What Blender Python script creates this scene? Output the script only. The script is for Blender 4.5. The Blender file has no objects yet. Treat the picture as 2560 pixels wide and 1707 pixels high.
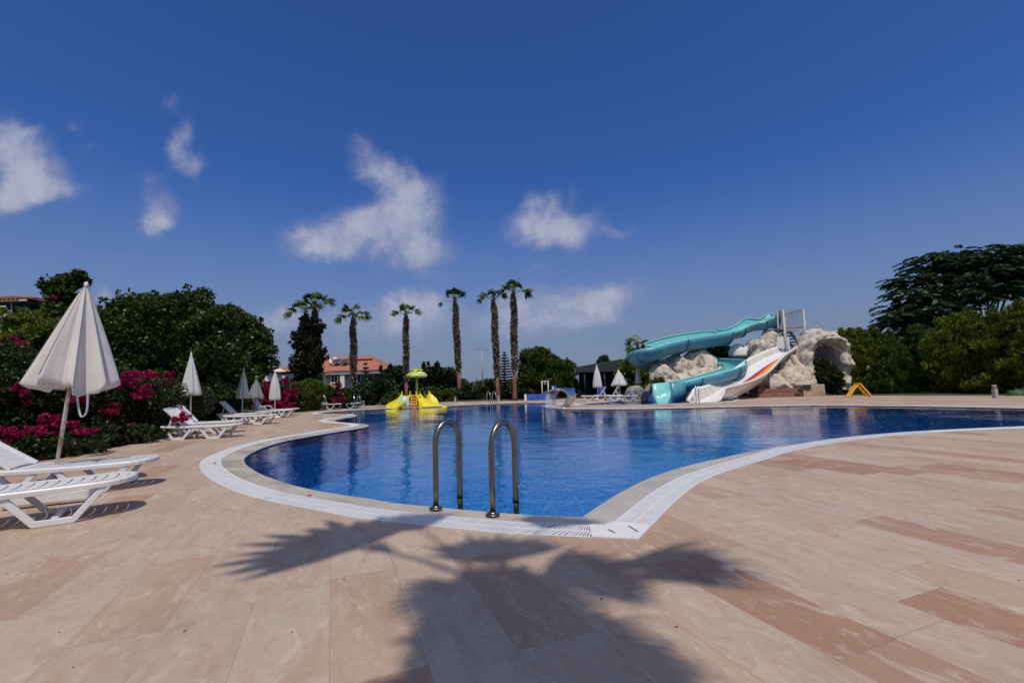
import bpy, bmesh, math, random
import numpy as np
from math import sin, cos, pi, radians, hypot, atan2, sqrt
from mathutils import Vector, Matrix, noise as mnoise

random.seed(7)
C = bpy.context.scene.collection
FPX = 16 / 36 * 2560.0          # focal length of a 16 mm lens in photo pixels
EYE = 1.15                      # eye height above the paving
PITCH, ROLL = 5.56, -1.6
CM = np.array(Matrix.Rotation(radians(90 + PITCH), 3, 'X') @ Matrix.Rotation(radians(ROLL), 3, 'Z'))

# ------------------------------------------------------------------ surveying helpers
def _ray(u, v):
    return CM @ np.array([(u - 1280) / FPX, -(v - 853.5) / FPX, -1.0])
def G(u, v, z=0.0):
    """ground point seen at photo position u, v"""
    d = _ray(u, v); t = (z - EYE) / d[2]
    return np.array([d[0] * t, d[1] * t, z])
def D(u, v, y):
    """point seen at photo position u, v at distance y"""
    d = _ray(u, v); t = y / d[1]
    return np.array([d[0] * t, y, EYE + d[2] * t])
def unit(a):
    a = np.asarray(a, float); n = np.linalg.norm(a)
    return a / n if n > 1e-12 else a
def cat(P, n, closed=False):
    """Catmull-Rom through P, n points per span"""
    P = [np.asarray(p, float) for p in P]; out = []; m = len(P)
    for i in range(m if closed else m - 1):
        if closed: p0, p1, p2, p3 = P[i - 1], P[i], P[(i + 1) % m], P[(i + 2) % m]
        else: p0, p1, p2, p3 = P[max(i - 1, 0)], P[i], P[i + 1], P[min(i + 2, m - 1)]
        for k in range(n):
            t = k / n
            out.append(0.5 * ((2 * p1) + (-p0 + p2) * t + (2 * p0 - 5 * p1 + 4 * p2 - p3) * t * t + (-p0 + 3 * p1 - 3 * p2 + p3) * t ** 3))
    if not closed: out.append(P[-1])
    return out

# ------------------------------------------------------------------ object helpers
def tag(o, label=None, category=None, group=None, kind=None):
    if label: o['label'] = label
    if category: o['category'] = category
    if group: o['group'] = group
    if kind: o['kind'] = kind
    return o
def thing(name, label, category, loc=(0, 0, 0), rz=0.0, group=None):
    o = bpy.data.objects.new(name, None); o.empty_display_size = 0.2; C.objects.link(o)
    o.location = [float(c) for c in loc]; o.rotation_euler = (0, 0, rz)
    return tag(o, label, category, group)
def copy_tree(o, parent=None):
    c = o.copy(); C.objects.link(c); c.parent = parent
    for ch in list(o.children): copy_tree(ch, c)
    return c
def link_mesh(name, me, mat, parent=None, base=None):
    o = bpy.data.objects.new(name, me); C.objects.link(o)
    if mat is not None and not me.materials: me.materials.append(mat)
    if parent is not None: o.parent = parent
    return o
def np_mesh(name, V, F, smooth=False):
    """V (n,3), F (m,k) arrays of equal-sized faces"""
    me = bpy.data.meshes.new(name); n, (m, k) = len(V), F.shape
    me.vertices.add(n); me.vertices.foreach_set('co', np.ascontiguousarray(V, dtype=np.float32).ravel())
    me.loops.add(m * k); me.loops.foreach_set('vertex_index', np.ascontiguousarray(F, dtype=np.int32).ravel())
    me.polygons.add(m); me.polygons.foreach_set('loop_start', np.arange(0, m * k, k, dtype=np.int32))
    if smooth: me.polygons.foreach_set('use_smooth', np.ones(m, dtype=bool))
    me.update(calc_edges=True)
    return me

class MB:
    """collects shapes into one mesh"""
    def __init__(s): s.v = []; s.f = []; s.sm = []; s.mi = []; s.cur = 0
    def add(s, V, F, smooth=False):
        b = len(s.v); s.v.extend([tuple(map(float, p)) for p in V])
        for f in F: s.f.append([b + i for i in f]); s.sm.append(smooth); s.mi.append(s.cur)
        return s
    def box(s, c, d, rz=0.0, R=None):
        hx, hy, hz = d[0] / 2, d[1] / 2, d[2] / 2
        P = [np.array(p, float) for p in ((-hx,-hy,-hz),(hx,-hy,-hz),(hx,hy,-hz),(-hx,hy,-hz),(-hx,-hy,hz),(hx,-hy,hz),(hx,hy,hz),(-hx,hy,hz))]
        if R is None: R = np.array(Matrix.Rotation(rz, 3, 'Z'))
        return s.add([np.asarray(c) + R @ p for p in P], [(0,3,2,1),(4,5,6,7),(0,1,5,4),(1,2,6,5),(2,3,7,6),(3,0,4,7)])
    def bar(s, a, b, w, h, up=(0, 0, 1)):
        a = np.asarray(a, float); b = np.asarray(b, float); t = unit(b - a)
        if abs(np.dot(t, up)) > .98: up = (1, 0, 0)
        x = unit(np.cross(t, up)); z = np.cross(x, t)
        R = np.stack([t, -x, z], 1)
        return s.box((a + b) / 2, (np.linalg.norm(b - a), w, h), R=R)
    def tube(s, P, r, n=8, caps=True, closed=False):
        P = [np.asarray(p, float) for p in P]; m = len(P)
        rr = r if hasattr(r, '__len__') else [r] * m
        V = []; ref = None
        for i in range(m):
            a = P[(i - 1) % m] if (closed or i > 0) else P[i]
            b = P[(i + 1) % m] if (closed or i < m - 1) else P[i]
            t = unit(b - a)
            if ref is None:
                ref = np.array([1., 0, 0]) if abs(t[2]) > .7 else np.array([0, 0, 1.])
            x = unit(ref - t * np.dot(ref, t)); y = np.cross(t, x); ref = x
            for k in range(n):
                an = 2 * pi * k / n; V.append(P[i] + rr[i] * (cos(an) * x + sin(an) * y))
        F = []
        for i in range(m if closed else m - 1):
            j = (i + 1) % m
            for k in range(n): F.append((i * n + k, i * n + (k + 1) % n, j * n + (k + 1) % n, j * n + k))
        s.add(V, F, True)
        if caps and not closed:
            b = len(s.v) - m * n
            s.f.append([b + k for k in range(n)][::-1]); s.sm.append(False); s.mi.append(s.cur)
            s.f.append([b + (m - 1) * n + k for k in range(n)]); s.sm.append(False); s.mi.append(s.cur)
        return s
    def loft(s, rings, closed=True, caps=True, smooth=True):
        n = len(rings[0]); V = [p for r in rings for p in r]; F = []
        for i in range(len(rings) - 1):
            for k in range(n if closed else n - 1):
                F.append((i * n + k, i * n + (k + 1) % n, (i + 1) * n + (k + 1) % n, (i + 1) * n + k))
        b = len(s.v); s.add(V, F, smooth)
        if caps and closed:
            s.f.append([b + k for k in range(n)][::-1]); s.sm.append(False); s.mi.append(s.cur)
            s.f.append([b + (len(rings) - 1) * n + k for k in range(n)]); s.sm.append(False); s.mi.append(s.cur)
        return s
    def lathe(s, prof, c=(0, 0, 0), n=16, caps=True):
        return s.loft([[(c[0] + r * cos(2*pi*k/n), c[1] + r * sin(2*pi*k/n), c[2] + z) for k in range(n)] for r, z in prof], caps=caps)
    def prism(s, poly, z0, z1):
        n = len(poly)
        V = [(p[0], p[1], z0) for p in poly] + [(p[0], p[1], z1) for p in poly]
        return s.add(V, [tuple(range(n))[::-1], tuple(range(n, 2 * n))] + [(k, (k+1) % n, n + (k+1) % n, n + k) for k in range(n)])
    def build(s, name, mat, parent=None, rel=False, bevel=0.0, seg=2):
        """rel: vertices are in world space, stored relative to the parent thing's place"""
        me = bpy.data.meshes.new(name); V = s.v
        if rel and parent is not None:
            q = parent
            while q.parent is not None: q = q.parent
            off = q.location; V = [(p[0] - off[0], p[1] - off[1], p[2] - off[2]) for p in V]
        me.from_pydata(V, [], s.f); me.polygons.foreach_set('use_smooth', s.sm)
        for m_ in (mat if isinstance(mat, (list, tuple)) else [mat]): me.materials.append(m_)
        me.polygons.foreach_set('material_index', s.mi)
        if bevel > 0:
            bm = bmesh.new(); bm.from_mesh(me)
            es = [e for e in bm.edges if len(e.link_faces) == 2 and e.calc_face_angle(0) > .5]
            bmesh.ops.bevel(bm, geom=es, offset=bevel, segments=seg, affect='EDGES', profile=.5, clamp_overlap=True)
            bm.to_mesh(me); bm.free()
        me.update()
        o = bpy.data.objects.new(name, me); C.objects.link(o)
        if parent is not None: o.parent = parent
        return o

def fill2d(name, loops, z, mat):
    """flat sheet bounded by closed loops (first is outer, the rest holes)"""
    cu = bpy.data.curves.new(name + '_outline', 'CURVE'); cu.dimensions = '2D'; cu.fill_mode = 'BOTH'
    for L in loops:
        sp = cu.splines.new('POLY'); sp.points.add(len(L) - 1); sp.use_cyclic_u = True
        for p, q in zip(sp.points, L): p.co = (float(q[0]), float(q[1]), 0, 1)
    ob = bpy.data.objects.new('tmp_outline', cu); C.objects.link(ob)
    dg = bpy.context.evaluated_depsgraph_get(); dg.update()
    me = bpy.data.meshes.new_from_object(ob.evaluated_get(dg))
    bpy.data.objects.remove(ob); bpy.data.curves.remove(cu)
    me.name = name
    bm = bmesh.new(); bm.from_mesh(me); bmesh.ops.remove_doubles(bm, verts=bm.verts, dist=1e-5)
    for f in bm.faces:
        f.normal_update()
        if f.normal.z < 0: f.normal_flip()
    for v in bm.verts: v.co.z = z
    bm.to_mesh(me); bm.free(); me.materials.clear(); me.materials.append(mat)
    o = bpy.data.objects.new(name, me); C.objects.link(o)
    return o

# ------------------------------------------------------------------ materials
class NT:
    def __init__(s, name):
        s.m = bpy.data.materials.new(name); s.m.use_nodes = True; s.t = s.m.node_tree; s.t.nodes.clear()
        s.out = s.n('ShaderNodeOutputMaterial')
    def n(s, ty, **kw):
        x = s.t.nodes.new(ty)
        for k, v in kw.items():
            if k.startswith('i_'): s.set(x, k[2:].replace('_', ' '), v)
            else: setattr(x, k, v)
        return x
    def set(s, x, key, v):
        sock = x.inputs[int(key)] if key.isdigit() else x.inputs[key]
        if hasattr(v, 'is_output') or hasattr(v, 'links'): s.t.links.new(v, sock)
        else: sock.default_value = v
    def math(s, op, a, b=None, c=None, clamp=False):
        x = s.n('ShaderNodeMath', operation=op); x.use_clamp = clamp
        for i, v in enumerate((a, b, c)):
            if v is not None: s.set(x, str(i), v)
        return x.outputs[0]
    def ramp(s, fac, stops):
        x = s.n('ShaderNodeValToRGB'); e = x.color_ramp.elements
        while len(e) < len(stops): e.new(0.5)
        for el, (p, c) in zip(e, stops): el.position = p; el.color = (*c, 1) if len(c) == 3 else c
        s.set(x, 'Fac', fac); return x.outputs[0]
    def mix(s, fac, a, b, mode='MIX'):
        x = s.n('ShaderNodeMix', data_type='RGBA', blend_type=mode)
        s.set(x, '0', fac)
        for i, v in ((6, a), (7, b)):
            if isinstance(v, tuple): v = (*v, 1) if len(v) == 3 else v
            s.set(x, str(i), v)
        return x.outputs[2]
    def noise(s, scale, vec=None, detail=4, rough=.55, dist=0.0):
        x = s.n('ShaderNodeTexNoise'); s.set(x, 'Scale', scale); s.set(x, 'Detail', detail); s.set(x, 'Roughness', rough); s.set(x, 'Distortion', dist)
        if vec is not None: s.set(x, 'Vector', vec)
        return x.outputs[0]
    def mapping(s, vec, scale=(1, 1, 1), rot=(0, 0, 0), loc=(0, 0, 0), ty='POINT'):
        x = s.n('ShaderNodeMapping', vector_type=ty); s.set(x, 'Vector', vec); s.set(x, 'Scale', scale); s.set(x, 'Rotation', rot); s.set(x, 'Location', loc)
        return x.outputs[0]
    def obj(s): return s.n('ShaderNodeTexCoord').outputs['Object']
    def pos(s): return s.n('ShaderNodeNewGeometry').outputs['Position']
    def island(s): return s.n('ShaderNodeNewGeometry').outputs['Random Per Island']
    def bump(s, h, strength=.3, dist=.02):
        x = s.n('ShaderNodeBump'); s.set(x, 'Height', h); s.set(x, 'Strength', strength); s.set(x, 'Distance', dist); return x.outputs[0]
    def bsdf(s, color, rough=.5, metal=0.0, normal=None, spec=.5, **kw):
        x = s.n('ShaderNodeBsdfPrincipled')
        if isinstance(color, tuple): color = (*color, 1) if len(color) == 3 else color
        s.set(x, 'Base Color', color); s.set(x, 'Roughness', rough); s.set(x, 'Metallic', metal); s.set(x, 'Specular IOR Level', spec)
        if normal is not None: s.set(x, 'Normal', normal)
        for k, v in kw.items(): s.set(x, k.replace('_', ' '), v)
        return x.outputs[0]
    def done(s, sh): s.t.links.new(sh, s.out.inputs[0]); return s.m

def simple(name, col, rough=.5, metal=0.0, var=.12, vscale=3.0, bump=0.0, bscale=30.0, spec=.5):
    t = NT(name); p = t.obj(); n = t.noise(vscale, p, 5)
    f = t.ramp(n, [(.3, tuple(c * (1 - var) for c in col)), (.7, tuple(min(1, c * (1 + var)) for c in col))])
    nm = t.bump(t.noise(bscale, p, 4), bump, .01) if bump else None
    return t.done(t.bsdf(f, rough, metal, nm, spec))

def leafmat(name, stops, rough=.5, trans=.25, spec=.4):
    t = NT(name); c = t.ramp(t.island(), stops)
    big = t.noise(1.1, t.pos(), 2)
    c = t.mix(1.0, c, t.ramp(big, [(.3, (.7, .7, .7)), (.7, (1.25, 1.2, 1.1))]), 'MULTIPLY')
    a = t.bsdf(c, rough, spec=spec)
    tr = t.n('ShaderNodeBsdfTranslucent'); t.set(tr, 'Color', c)
    mx = t.n('ShaderNodeMixShader'); t.set(mx, '0', trans); t.set(mx, '1', a); t.set(mx, '2', tr.outputs[0])
    return t.done(mx.outputs[0])

M = {}
def make_materials():
    M['plastic'] = simple('white_plastic', (.68, .69, .72), .38, var=.05, vscale=4, bump=.03, bscale=25)
    M['plastic_old'] = simple('aged_white_plastic', (.66, .67, .68), .5, var=.12, vscale=7, bump=.05)
    M['steel'] = simple('brushed_steel', (.23, .205, .175), .34, 1.0, .15, 8)
    M['steel_bright'] = simple('polished_steel', (.62, .62, .62), .18, 1.0, .1, 5)
    M['galv'] = simple('galvanised_steel', (.34, .33, .35), .55, .3, .15, 6)
    M['dark'] = simple('black_rubber', (.012, .012, .014), .7)
    M['grate'] = simple('grating_plastic', (.68, .70, .74), .45, var=.06, vscale=5, bump=.05)
    M['gutter'] = simple('gutter_floor', (.05, .055, .065), .7, var=.3)
    M['yellow'] = simple('yellow_fibreglass', (.70, .60, .03), .3, var=.1)
    M['green_yellow'] = simple('lime_fibreglass', (.42, .50, .05), .35, var=.12)
    M['orange_step'] = simple('orange_step_plastic', (.72, .35, .03), .4)
    M['aframe_yellow'] = simple('yellow_painted_panel', (.80, .42, .02), .45, var=.1)
    M['pale_blue'] = simple('pale_blue_fibreglass', (.35, .62, .78), .35)
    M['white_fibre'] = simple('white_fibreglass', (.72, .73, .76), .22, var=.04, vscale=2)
    M['under_fibre'] = simple('grey_fibreglass', (.50, .48, .47), .6, var=.15)
    M['red'] = simple('red_gelcoat', (.42, .035, .02), .3)
    M['orange'] = simple('orange_gelcoat', (.78, .25, .05), .3)
    M['gold'] = simple('yellow_gelcoat', (.75, .48, .02), .3)
    M['blue_panel'] = simple('blue_plastic_panel', (.03, .10, .50), .4, var=.1)
    M['canopy'] = simple('dark_green_sheet', (.02, .07, .065), .6, var=.25)
    M['postdark'] = simple('dark_painted_steel', (.02, .03, .03), .6)
    M['slate'] = simple('grey_roof_sheet', (.14, .13, .14), .7)
    M['cream'] = simple('cream_plaster', (.60, .53, .45), .8, var=.06, bump=.1)
    M['wplaster'] = simple('white_plaster', (.74, .73, .72), .8, var=.05, bump=.1)
    M['greyplaster'] = simple('grey_plaster', (.35, .37, .40), .8, var=.08)
    M['ochre'] = simple('ochre_plaster', (.45, .25, .10), .8, var=.1)
    M['awning'] = simple('cream_awning_cloth', (.66, .58, .48), .8, var=.06)
    M['steps'] = simple('red_brown_stone', (.23, .11, .08), .75, var=.25, vscale=5, bump=.2)
    M['bollard'] = simple('grey_cast_stone', (.36, .35, .34), .75, var=.12, bump=.1)
    M['glassdark'] = simple('dark_window_glass', (.02, .03, .045), .08, spec=.8)
    M['solar'] = simple('solar_panel_glass', (.05, .07, .10), .12, spec=.8)
    M['earth'] = simple('soil', (.045, .035, .025), .95, var=.3, bump=.3)
    M['petal_fallen'] = simple('fallen_petal', (.40, .01, .06), .6)
    M['litter'] = simple('dry_litter', (.06, .035, .02), .8)
    M['hose'] = simple('green_hose_plastic', (.05, .16, .04), .5)
    # leaves
    M['ficus'] = leafmat('ficus_leaves', [(0, (.010, .022, .006)), (.5, (.028, .062, .010)), (.85, (.080, .145, .022)), (1, (.15, .22, .04))], .42, .35)
    M['darktree'] = leafmat('dark_tree_leaves', [(0, (.008, .016, .006)), (.6, (.018, .036, .010)), (1, (.04, .07, .018))], .5)
    M['pine'] = leafmat('pine_needles', [(0, (.022, .038, .008)), (.5, (.05, .085, .014)), (1, (.10, .14, .02))], .55)
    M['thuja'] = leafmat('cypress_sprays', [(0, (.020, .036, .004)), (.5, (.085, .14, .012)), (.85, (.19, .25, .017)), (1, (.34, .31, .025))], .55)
    M['thuja_dark'] = leafmat('dark_cypress_sprays', [(0, (.014, .030, .005)), (.5, (.052, .102, .013)), (1, (.125, .19, .022))], .55)  # darker, greener mix for the darker hedge conifers
    M['bough'] = leafmat('bougainvillea_leaves', [(0, (.010, .018, .006)), (.6, (.022, .042, .010)), (.92, (.05, .085, .016)), (1, (.10, .12, .02))], .45)
    M['flower'] = leafmat('magenta_bracts', [(0, (.16, .004, .038)), (.5, (.36, .010, .098)), (1, (.54, .035, .17))], .6, .35, .2)
    M['ivy'] = leafmat('ivy_leaves', [(0, (.008, .014, .006)), (.6, (.018, .028, .010)), (.95, (.04, .055, .02)), (1, (.16, .06, .04))], .4)
    M['palm'] = leafmat('palm_blades', [(0, (.020, .050, .008)), (.5, (.048, .105, .016)), (1, (.11, .18, .03))], .4, .3)
    M['layered'] = leafmat('feathery_leaves', [(0, (.010, .026, .010)), (.6, (.022, .058, .018)), (1, (.045, .11, .03))], .5)
    M['far'] = leafmat('far_tree_leaves', [(0, (.03, .045, .02)), (.6, (.06, .08, .03)), (1, (.10, .12, .045))], .6)
    M['lime_shrub'] = leafmat('lime_leaves', [(0, (.03, .06, .01)), (.5, (.08, .12, .015)), (1, (.18, .22, .03))], .5)
    M['boots'] = leafmat('palm_leaf_bases', [(0, (.065, .048, .038)), (.5, (.16, .125, .105)), (.85, (.27, .235, .21)), (1, (.52, .48, .44))], .85, .0, .2)
    M['core'] = simple('palm_fibre', (.05, .030, .022), .95, var=.4, vscale=6, bump=.5, bscale=20)
    M['redbark'] = simple('cleaned_palm_bark', (.20, .075, .045), .85, var=.3, vscale=5, bump=.4, bscale=14)
    M['bark'] = simple('tree_bark', (.07, .055, .042), .9, var=.3, bump=.5)
    M['grass'] = simple('lawn', (.032, .048, .014), .9, var=.35, vscale=1.5, bump=.4, bscale=40)

    # paving: long stone planks
    t = NT('travertine_planks'); p = t.mapping(t.pos(), rot=(0, 0, radians(-111.6)))
    sx = t.n('ShaderNodeSeparateXYZ'); t.set(sx, '0', p); u, v = sx.outputs[0], sx.outputs[1]
    W = .385
    vr = t.math('DIVIDE', v, W); row = t.math('FLOOR', vr); fv = t.math('FRACT', vr)
    wn = t.n('ShaderNodeTexWhiteNoise', noise_dimensions='1D'); t.set(wn, 'W', row)
    ur = t.math('ADD', t.math('DIVIDE', u, 1.12), t.math('MULTIPLY', wn.outputs[0], 7.3)); col = t.math('FLOOR', ur); fu = t.math('FRACT', ur)
    cid = t.n('ShaderNodeCombineXYZ'); t.set(cid, '0', row); t.set(cid, '1', col)
    w2 = t.n('ShaderNodeTexWhiteNoise', noise_dimensions='2D'); t.set(w2, 'Vector', cid.outputs[0])
    base = t.ramp(w2.outputs[0], [(0, (.47, .385, .335)), (.3, (.455, .365, .31)), (.55, (.45, .35, .29)), (.74, (.43, .315, .25)), (.90, (.385, .25, .185)), (1, (.33, .19, .13))])
    sh = t.n('ShaderNodeVectorMath', operation='MULTIPLY_ADD'); t.set(sh, '0', w2.outputs[1]); t.set(sh, '1', (37, 41, 0)); t.set(sh, '2', p)
    st = t.mapping(sh.outputs[0], scale=(1.0, 2.3, 1))
    n1 = t.noise(1.5, st, 9, .66, 1.4); n2 = t.noise(4.2, st, 9, .68, 1.0); n3 = t.noise(55, sh.outputs[0], 4, .65); n4 = t.noise(.8, p, 4); n5 = t.noise(17, t.mapping(sh.outputs[0], scale=(1, 1.6, 1)), 6, .7, .6)
    wv = t.n('ShaderNodeTexWave', wave_type='BANDS', bands_direction='Y'); t.set(wv, 'Vector', sh.outputs[0]); t.set(wv, 'Scale', 1.7); t.set(wv, 'Distortion', 14.0); t.set(wv, 'Detail', 6.0); t.set(wv, 'Detail Scale', 1.6); t.set(wv, 'Detail Roughness', .65)
    c = t.mix(t.ramp(n1, [(.51, (0, 0, 0)), (.60, (.34,) * 3), (.74, (.66,) * 3)]), base, (.385, .24, .175))
    c = t.mix(t.ramp(wv.outputs[1], [(.80, (0, 0, 0)), (.97, (.22,) * 3)]), c, (.38, .24, .175))
    c = t.mix(t.ramp(n2, [(.52, (0, 0, 0)), (.66, (.65,) * 3)]), c, (.55, .48, .425))
    c = t.mix(t.ramp(n2, [(.30, (.45,) * 3), (.42, (0, 0, 0))]), c, (.35, .235, .175))
    c = t.mix(t.ramp(n5, [(.30, (.45,) * 3), (.42, (0, 0, 0))]), c, (.37, .27, .215))
    c = t.mix(t.ramp(n5, [(.60, (0, 0, 0)), (.72, (.40,) * 3)]), c, (.56, .49, .44))
    c = t.mix(t.ramp(n3, [(.63, (0, 0, 0)), (.75, (.35,) * 3)]), c, (.60, .53, .47))
    c = t.mix(t.ramp(n3, [(.26, (.35,) * 3), (.36, (0, 0, 0))]), c, (.26, .17, .12))
    c = t.mix(.7, c, t.ramp(n4, [(.3, (.80, .795, .765)), (.7, (1.03, .995, .92))]), 'MULTIPLY')
    jv = t.math('MINIMUM', fv, t.math('SUBTRACT', 1.0, fv)); ju = t.math('MINIMUM', fu, t.math('SUBTRACT', 1.0, fu))
    jm = t.math('MAXIMUM', t.math('LESS_THAN', jv, .0034), t.math('LESS_THAN', ju, .0013))
    c = t.mix(t.math('MULTIPLY', jm, t.ramp(t.noise(.9, p, 3), [(.35, (.22,) * 3), (.65, (.80,) * 3)])), c, (.14, .095, .07))
    hgt = t.math('SUBTRACT', t.math('ADD', t.math('MULTIPLY', n2, .5), t.math('MULTIPLY', n3, .35)), jm)
    M['deck'] = t.done(t.bsdf(c, t.math('ADD', .5, t.math('MULTIPLY', n2, .25)), normal=t.bump(hgt, .16, .006), spec=.35))

    # wet stone rim
    t = NT('pool_rim_stone'); p = t.pos(); n = t.noise(2.2, p, 6, .6, .5)
    c = t.ramp(n, [(.3, (.42, .38, .33)), (.55, (.50, .455, .40)), (.75, (.56, .52, .47))])
    M['rim'] = t.done(t.bsdf(c, t.ramp(t.noise(1.1, p, 3), [(.4, (.18,) * 3), (.62, (.5,) * 3)]), normal=t.bump(t.noise(18, p, 4), .1, .006), spec=.6))

    # pool mosaic
    t = NT('pool_mosaic'); p = t.pos()
    sx = t.n('ShaderNodeSeparateXYZ'); t.set(sx, '0', p)
    vo = t.n('ShaderNodeTexVoronoi', feature='F1'); t.set(vo, 'Scale', 17.0); t.set(vo, 'Randomness', .3); t.set(vo, 'Vector', p)
    c = t.ramp(t.math('MULTIPLY', vo.outputs['Color'], 1.0), [(0, (.003, .07, .28)), (.45, (.008, .165, .53)), (.8, (.02, .27, .72)), (1, (.16, .56, .90))])
    v2 = t.n('ShaderNodeTexVoronoi', feature='SMOOTH_F1'); t.set(v2, 'Scale', 5.0); t.set(v2, 'Vector', t.mapping(p, scale=(1, 1.0, 1)))
    c = t.mix(t.ramp(t.noise(1.7, p, 3), [(.35, (0, 0, 0)), (.7, (.4,) * 3)]), c, (.008, .125, .45))
    band = t.math('GREATER_THAN', sx.outputs[2], -.22)
    c = t.mix(band, c, (.006, .010, .12))
    M['mosaic'] = t.done(t.bsdf(c, .35, spec=.4))

    # water
    t = NT('pool_water'); p = t.pos()
    n1 = t.noise(1.5, t.mapping(p, scale=(.9, 1.25, 1), rot=(0, 0, .25)), 3, .5, .3)
    n2 = t.noise(6.5, t.mapping(p, scale=(.8, 1.4, 1), rot=(0, 0, -.2)), 3, .55, .4)
    n3 = t.noise(20, p, 2, .5)
    calm = t.ramp(t.noise(.22, p, 3, .55, .6), [(.36, (.25,) * 3), (.62, (1.0,) * 3)])
    h = t.math('ADD', t.math('MULTIPLY', n1, .020), t.math('ADD', t.math('MULTIPLY', n2, .0062), t.math('MULTIPLY', n3, .0010)))
    h = t.math('MULTIPLY', h, calm)
    nm = t.n('ShaderNodeBump'); t.set(nm, 'Strength', 1.0); t.set(nm, 'Distance', 1.0); t.set(nm, 'Height', h)
    fr = t.n('ShaderNodeFresnel'); t.set(fr, 'IOR', 1.33); t.set(fr, 'Normal', nm.outputs[0])
    gl = t.n('ShaderNodeBsdfGlossy'); t.set(gl, 'Roughness', .015); t.set(gl, 'Normal', nm.outputs[0]); t.set(gl, 'Color', (1, 1, 1, 1))
    tr = t.n('ShaderNodeBsdfTransparent'); t.set(tr, 'Color', (.80, .93, 1, 1))
    mx = t.n('ShaderNodeMixShader'); t.set(mx, '0', fr.outputs[0]); t.set(mx, '1', tr.outputs[0]); t.set(mx, '2', gl.outputs[0])
    M['water'] = t.done(mx.outputs[0])

    # parasol cloth
    for nm_, col in (('cloth', (.77, .76, .76)), ('cloth_white', (.70, .71, .74)), ('cloth_grey', (.30, .31, .36))):
        t = NT('parasol_' + nm_); p = t.obj(); n = t.noise(3.5, p, 5)
        c = t.ramp(n, [(.3, tuple(k * .88 for k in col)), (.7, col)])
        a = t.bsdf(c, .85, normal=t.bump(t.noise(9, t.mapping(p, scale=(1, 1, .25)), 4), .25, .02), spec=.2)
        tr = t.n('ShaderNodeBsdfTranslucent'); t.set(tr, 'Color', c); mx = t.n('ShaderNodeMixShader')
        t.set(mx, '0', .18); t.set(mx, '1', a); t.set(mx, '2', tr.outputs[0]); M[nm_] = t.done(mx.outputs[0])
    # rusty pole
    t = NT('rusty_white_pole'); p = t.obj(); n = t.noise(9, t.mapping(p, scale=(1, 1, .45)), 6, .7)
    c = t.ramp(n, [(.50, (.60, .58, .55)), (.56, (.42, .25, .14)), (.68, (.20, .07, .03))])
    M['rusty'] = t.done(t.bsdf(c, .6))
    # rock
    t = NT('pale_tufa_rock'); p = t.pos(); st = t.mapping(p, scale=(1, 1, .5)); n3 = t.noise(13, p, 5, .75)
    n = t.noise(1.6, st, 8, .65, .6); n2 = t.noise(7, t.mapping(p, scale=(1, 1, .22)), 6, .7)
    c = t.ramp(n, [(.22, (.20, .165, .14)), (.38, (.44, .38, .33)), (.54, (.59, .535, .49)), (.8, (.68, .645, .61))])
    c = t.mix(t.ramp(n2, [(.28, (.5,) * 3), (.44, (0, 0, 0))]), c, (.28, .23, .20))
    c = t.mix(t.ramp(n3, [(.30, (.6,) * 3), (.43, (0, 0, 0))]), c, (.24, .20, .18))  # noise dark spots paint shade into the crevices
    M['rock'] = t.done(t.bsdf(c, .9, normal=t.bump(t.math('ADD', t.math('ADD', n, n2), t.math('MULTIPLY', n3, .5)), .7, .09), spec=.2))
    t = NT('grey_rock'); p = t.pos(); n = t.noise(2.5, p, 8, .65); c = t.ramp(n, [(.3, (.16, .15, .15)), (.7, (.36, .33, .32))])
    M['rock_grey'] = t.done(t.bsdf(c, .9, normal=t.bump(n, .6, .1), spec=.2))
    t = NT('pink_rock'); p = t.pos(); n = t.noise(2.5, p, 8, .65); c = t.ramp(n, [(.3, (.36, .28, .24)), (.7, (.60, .50, .45))])
    M['rock_pink'] = t.done(t.bsdf(c, .9, normal=t.bump(n, .6, .1), spec=.2))
    t = NT('stone_cladding'); p = t.pos(); vo = t.n('ShaderNodeTexVoronoi', feature='DISTANCE_TO_EDGE'); t.set(vo, 'Scale', 2.6); t.set(vo, 'Vector', p)
    v2 = t.n('ShaderNodeTexVoronoi'); t.set(v2, 'Scale', 2.6); t.set(v2, 'Vector', p)
    c = t.ramp(v2.outputs['Color'], [(0, (.30, .20, .13)), (.5, (.46, .33, .23)), (1, (.42, .38, .34))])
    c = t.mix(t.math('LESS_THAN', vo.outputs[0], .03), c, (.15, .12, .10))
    M['cladding'] = t.done(t.bsdf(c, .85, normal=t.bump(vo.outputs[0], .4, .05)))
    # flume gelcoat
    t = NT('turquoise_fibreglass'); p = t.pos(); n = t.noise(1.2, p, 5)
    c = t.ramp(n, [(.3, (.17, .53, .56)), (.7, (.23, .61, .64))])
    M['flume'] = t.done(t.bsdf(c, .3, spec=.5))
    t = NT('turquoise_fibreglass_shaded'); p = t.pos(); n = t.noise(1.5, p, 5)
    c = t.ramp(n, [(.3, (.07, .24, .36)), (.7, (.095, .30, .42))])  # shade of the outer flume walls painted in, darker and bluer
    M['flume_shaded'] = t.done(t.bsdf(c, .38, spec=.5))
    M['flume_rib'] = simple('turquoise_joint', (.04, .20, .25), .5)
    # roof tiles
    t = NT('terracotta_tiles'); p = t.pos(); wv = t.n('ShaderNodeTexWave', wave_type='BANDS', bands_direction='X'); t.set(wv, 'Scale', 1.3); t.set(wv, 'Vector', p)
    c = t.mix(t.noise(2.5, p, 5), (.30, .10, .065), (.44, .19, .13))
    M['tiles'] = t.done(t.bsdf(c, .8, normal=t.bump(wv.outputs[1], .6, .06)))
    # wire mesh panel
    t = NT('wire_mesh'); p = t.obj()
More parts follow.
